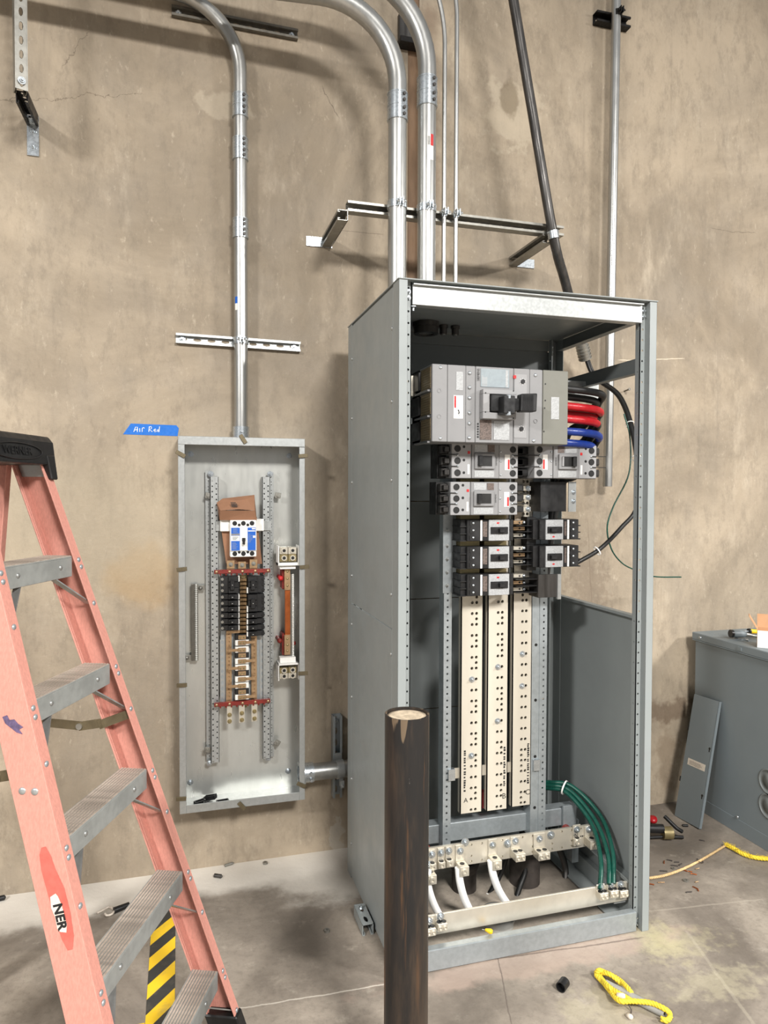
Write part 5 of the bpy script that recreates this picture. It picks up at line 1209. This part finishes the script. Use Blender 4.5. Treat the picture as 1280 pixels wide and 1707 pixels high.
ob('handle', MB().tube(spl([tp_+V((-.02,.0,.006)), tp_+V((.02,-.005,.004)), tp_+V((.05,-.01,.002))], 6), [.016,.017,.018,.018,.018,.018,.018,.017,.017,.016,.015,.014,.012], 12), M['blugrey'], g)
ob('grip_end', MB().cyl(tp_+V((-.03,.002,.007)), tp_+V((-.018,0,.006)), .019, n=14), M['black'], g)
ob('jaw', MB().tube([tp_+V((.05,-.01,0)), tp_+V((.085,-.02,-.006)), tp_+V((.12,-.03,-.012))], [.012,.008,.005], 8), M['strut'], g)
tq = at(1253,1052,z=GZ+.02); g = thing('screwdriver', V((tq.x,tq.y,GZ)), 'yellow handled screwdriver lying behind the black tool', 'tool')
ob('handle', MB().cyl(tq+V((-.012,.0,.0)), tq+V((.035,-.006,-.004)), .012, .010, n=12), M['yellow'], g); ob('collar', MB().cyl(tq+V((-.02,0,.0)), tq+V((-.012,0,0)), .014, n=12), M['black'], g); ob('shaft', MB().cyl(tq+V((-.06,.01,.0)), tq+V((-.02,0,0)), .004, n=8), M['zinc'], g)
for i in range(5):
    p = at(1224+i*6, 1063+1.5*i, z=GZ); o = ob('set_screw', MB().cyl(p+V((0,0,.004)), p+V((.012*math.cos(i*2), .012*math.sin(i*2), .004)), .0035, n=8), M['zinc']); tag(o, ['leftmost loose screw on the low cabinet lid, under the black tool','second loose screw from the left on the low cabinet lid','middle loose screw on the low cabinet lid','fourth loose screw on the low cabinet lid, near the box','loose screw on the low cabinet lid closest to the box'][i], 'screw', 'loose screws on the low cabinet')
# ------------------------------------------------------------------ floor things
def fl(u, v, z=0.): return at(u, v, z=z)
# strut offcut fixed at the cabinet foot
pa, pb = fl(597,1513,.041), fl(620,1553,.041)
s = thing('strut_offcut', V((pa.x, pa.y, 0)), 'short grey strut offcut on the floor at the left foot of the cabinet', 'strut')
A, B_ = V((.648, 2.56, .0415)), V((.648, 2.43, .0415))
ob('channel', strut(MB(), A, B_, (0,0,-1), .041, .041, pitch=.065), M['grey'], s); ob('bolt', bolt(MB(), (.648, 2.53, .0415), UP, .006), M['zinc'], s)
# hazard tape
ha = thing('hazard_tape', fl(270,1600), 'black and yellow striped floor tape running towards the wall behind the ladder', 'tape')
ob('strip', MB().box(-.105, -.02, 1.95, 2.80, 0.0005, .0015), M['hazard'], ha, org=(0,0,0))
hb = thing('hazard_tape', fl(200,1700), 'black and yellow striped floor tape crossing behind the ladder at the bottom edge', 'tape')
ob('strip', MB().box(-.9, -.107, 2.12, 2.205, .0005, .0015), M['hazard'], hb, org=(0,0,0))
# tan pull rope with yellow frayed end
pts = [fl(1000,1440,.006), fl(1060,1462,.006), fl(1095,1462,.006), fl(1130,1452,.01), fl(1170,1433,.006), fl(1210,1409,.008)]
g = thing('pull_rope', pts[3], 'thin tan pull rope running out from behind the cabinet post', 'rope')
def twisted(mb, pts, r, strands=3, tw=70, k=10):
    P_ = spl(pts, k); n = len(P_); s_ = 0
    T = [(P_[min(i+1,n-1)]-P_[max(i-1,0)]).normalized() for i in range(n)]
    for j in range(strands):
        out = []; s_ = 0
        for i in range(n):
            if i: s_ += (P_[i]-P_[i-1]).length
            u, w = frame(T[i]); a = s_*tw+j*2*math.pi/strands; out.append(P_[i]+(u*math.cos(a)+w*math.sin(a))*r*.5)
        mb.tube(out, r*.62, 6)
    return mb
ob('strands', twisted(MB(), pts, .0055, 3, 260, 26), M['trope'], g)
pts = [fl(1210,1408,.012), fl(1224,1415,.014), fl(1240,1424,.012), fl(1262,1430,.012), fl(1285,1431,.012), fl(1310,1425,.012)]
g2 = thing('frayed_rope', pts[2], 'frayed yellow rope end by the low cabinet at the right edge', 'rope')
ob('core', twisted(MB(), pts, .009, 3, 180, 16), M['yrope'], g2)
b = MB(); P_ = spl(pts, 20)
for i in range(260):
    p = random.choice(P_)+V((random.uniform(-.008,.008), random.uniform(-.008,.008), random.uniform(-.004,.006))); d = V((random.uniform(-1,1), random.uniform(-1,1), random.uniform(-.2,.8)))*.016
    b.tube([p, p+d*.6+V((0,0,.002)), p+d], .0006, 3, False)
tag(ob('fray', b, M['yrope'], g2), kind='stuff')
# grey conduit offcut wound with yellow rope
c0, c1 = fl(1010,1640,.013), fl(1108,1690,.013)
g = thing('conduit_offcut', V((c0.x,c0.y,0)), 'short grey conduit piece lying on the floor inside a yellow rope loop', 'conduit')
ob('tube', MB().pipe(c0, c1, .0125, .0105, 18), M['pvc'], g)
lp1 = [(1052,1668),(1030,1655),(1008,1640),(994,1625),(998,1618),(1010,1622),(1030,1632),(1047,1648),(1052,1660),(1035,1660),(1015,1645),(1003,1632),(1000,1622),(1016,1624),(1036,1640)]
lp2 = [(1000,1630),(1015,1650),(1032,1668),(1055,1669),(1085,1672),(1108,1682),(1117,1692),(1112,1701),(1102,1698)]
hz = lambda i: .008+.02*abs(math.sin(i*1.1))
g = thing('yellow_rope', fl(1050,1660), 'yellow rope looped round a grey conduit piece on the floor', 'rope')
ob('loop', twisted(MB(), [fl(u, v, .012+.016*(i % 3 == 1)) for i, (u, v) in enumerate(lp1)], .0075, 3, 200, 14), M['yrope'], g)
ob('loop', twisted(MB(), [fl(u, v, .030 if 1 < i < 6 else .012) for i, (u, v) in enumerate(lp2)], .0075, 3, 200, 14), M['yrope'], g)
ob('loose_strand', MB().tube(spl([fl(1038,1664,.03), fl(1045,1672,.02), fl(1052,1684,.006), fl(1050,1696,.004)], 6), .0015, 5), M['dark'], g)
p = fl(1049,1694,.006); o = thing('wire_nut', V((p.x,p.y,0)), 'small white wire cap beside the yellow rope', 'cap'); ob('shell', MB().lathe(p, (.2,-.9,.2), [(.0001,-.012),(.006,-.01),(.008,.004),(.006,.01),(.0001,.011)], 10), M['sticker'], o)
p = fl(1035,1662,.03); o = thing('wire_nut', V((p.x,p.y,0)), 'pale wire cap lying on the conduit piece inside the rope loop', 'cap'); ob('shell', MB().lathe(V((p.x,p.y,.034)), (.7,-.6,.1), [(.0001,-.014),(.007,-.012),(.009,.004),(.007,.012),(.0001,.013)], 10), M['sticker'], o)
# black plastic cap
p = fl(938,1650,.0); g = thing('pipe_plug', p, 'small black plastic pipe cap lying on the floor in front of the cabinet', 'cap')
d = V((.75,.55,0)).normalized(); cpt = p+V((0,0,.017))
ob('shell', MB().pipe(cpt-d*.017, cpt+d*.017, .0165, .0135, 20).cyl(cpt+d*.012, cpt+d*.017, .0135, n=16), M['black'], g)
# copper and wire scraps
sc_list = [(1107,1437,.9,.022,'copper'),(1116,1434,-.7,.022,'dark'),(1124,1443,-.5,.028,'dark'),(1106,1452,-.4,.03,'dark'),(1141,1451,-1.,.02,'copper'),(1150,1453,-.6,.018,'copper'),(1156,1457,-.6,.024,'copper'),(1159,1480,-1.2,.024,'copper'),(1163,1483,1.2,.018,'copper'),(1086,1474,-.6,.02,'copper'),(1102,1471,-.2,.028,'bronze'),(1148,1487,-.1,.026,'dark'),(1161,1470,.1,.016,'bronze'),(1170,1401,-.7,.022,'dark'),(1162,1448,.1,.02,'bronze'),(1134,1441,.4,.022,'dark'),(1128,1437,-.3,.02,'dark')]
ref = [' nearest the red capped tool',' left of the washer on the rope',' touching the washer',' lying left of the tan rope bend',' just right of the washer',' in the pair right of the washer',' second of the pair right of the washer',' in the small crossed pile',' crossing the small pile',' at the foot of the cabinet post',' with a pale tip near the cabinet post',' with a bright end, nearest the camera',' just above the small pile',' in front of the leaning cover',' under the tan rope, right side',' under the tan rope, behind the washer',' behind the washer, curled']
for (u, v, a, L, mt), rf in zip(sc_list, ref):
    p = fl(u, v, .0025); d = V((math.cos(a), math.sin(a), 0))*L*.5; n_ = V((-d.y, d.x, 0))*.3
    o = ob('wire_scrap', MB().tube([p-d, p-d*.3+n_*.3, p+d*.4+n_*.1, p+d], .0024, 6), M[mt]); tag(o, {'copper':'copper wire scrap','dark':'dark wire scrap','bronze':'pale copper wire scrap'}[mt]+rf, 'wire scrap', 'wire scraps on the floor')
for u, v, r, lab in ((1131,1453,.011,'metal washer threaded by the tan rope'),(1122,1448,.008,'small ring washer left of the threaded washer'),(1143,1468,.012,'dull washer lying flat below the tan rope')):
    p = fl(u, v, .001); o = ob('washer', MB().pipe(p, p+UP*.003, r, r*.45, 18), M['strut']); tag(o, lab, 'washer', 'washers on the floor')
o = ob('wire_curl', MB().tube(spl([fl(1162,1431,.004), fl(1166,1437,.01), fl(1172,1438,.004), fl(1170,1434,.004)], 6), .0016, 5), M['dark']); tag(o, 'bent dark wire curl hooked over the tan rope', 'wire scrap')
# knockout tool with red cap
p = fl(1112,1392,0); g = thing('crimping_tool', p, 'black and brass hand tool with a red knob on the floor behind the cabinet post', 'tool')
ax = V((-1,.25,0)).normalized(); c_ = fl(1112,1388,.035); c_ = V((c_.x,c_.y,.034))
ob('head', MB().cyl(c_-ax*.022, c_+ax*.022, .028, n=20), M['brass'], g, .002)
ob('barrel', MB().cyl(c_+ax*.02+UP*.02, c_+ax*.17+UP*.026, .02, n=16), M['black'], g)
ob('lever', MB().tube([c_+ax*.02-UP*.018, c_+ax*.12-UP*.022, c_+ax*.2-UP*.024], .007, 8), M['blackr'], g)
ob('bracket', MB().tube([c_-ax*.02+UP*.055+V((0,.05,0)), c_-ax*.045+UP*.02, c_-ax*.07+UP*.005], .009, 8).tube([c_-ax*.02-UP*.02, c_-ax*.05-UP*.02, c_-ax*.075-UP*.022], .008, 8), M['blackr'], g)
k_ = fl(1107,1366,.04); k_ = V((c_.x-.01, c_.y+.09, .05)); ob('knob', MB().lathe(k_, (-.2,-.3,.9), [(.0001,.02),(.018,.018),(.02,.008),(.018,0),(.0001,0)], 18), M['redc'], g)
ob('knob_stem', MB().cyl((k_.x,k_.y,.002), k_, .012, n=12), M['dsteel'], g)
p = fl(1142,1376,.006); o = ob('hex_bit', MB().cyl(p-V((.012,-.004,0)), p+V((.012,-.004,0)), .006, n=8), M['blackr']); tag(o, 'small black bit on the floor before the leaning cover', 'bit')
# cutters half hidden by the ladder
p = fl(200,1512,.008); g = thing('pliers', V((p.x,p.y,0)), 'pliers with black grip and pale handles on the floor behind the ladder', 'pliers')
ob('grip', MB().cyl(fl(190,1518,.01), fl(215,1508,.01), .012, .010, n=10), M['black'], g)
ob('handle', MB().tube(spl([fl(191,1517,.008), fl(182,1512,.008), fl(172,1517,.008), fl(162,1522,.008)], 5), .004, 6), M['sticker'], g); ob('handle', MB().tube(spl([fl(191,1518,.008), fl(186,1524,.008), fl(178,1526,.008), fl(175,1523,.008)], 5), .004, 6), M['sticker'], g)
# small debris along the wall
for (u, v, a, L, r, mt, lab) in ((363,1460,-.5,.03,.008,'dsteel','grey anchor sleeve on the white floor band below the panel'),(381,1441,.3,.035,.006,'strut','thin metal pin at the foot of the wall below the panel'),(3,1497,.2,.02,.01,'black','dark plug at the foot of the wall, left edge')):
    p = fl(u, v, r); d = V((math.cos(a), math.sin(a), 0))*L/2; g = thing('anchor_sleeve', V((p.x,p.y,0)), lab, 'hardware')
    ob('shell', MB().cyl(p-d, p+d, r, n=12), M[mt], g); ob('tip', MB().cyl(p+d, p+d*1.4, r*.8, r*.3, n=12), M[mt], g)
for u, v, lab in ((442,1440,'loose nut near the wall between panel and cabinet'),(545,1553,'loose nut on the open floor left of the cabinet')):
    p = fl(u, v, .0); o = ob('hex_nut', MB().pipe(p, p+UP*.008, .011, .005, 6), M['strut']); tag(o, lab, 'nut', 'loose nuts')
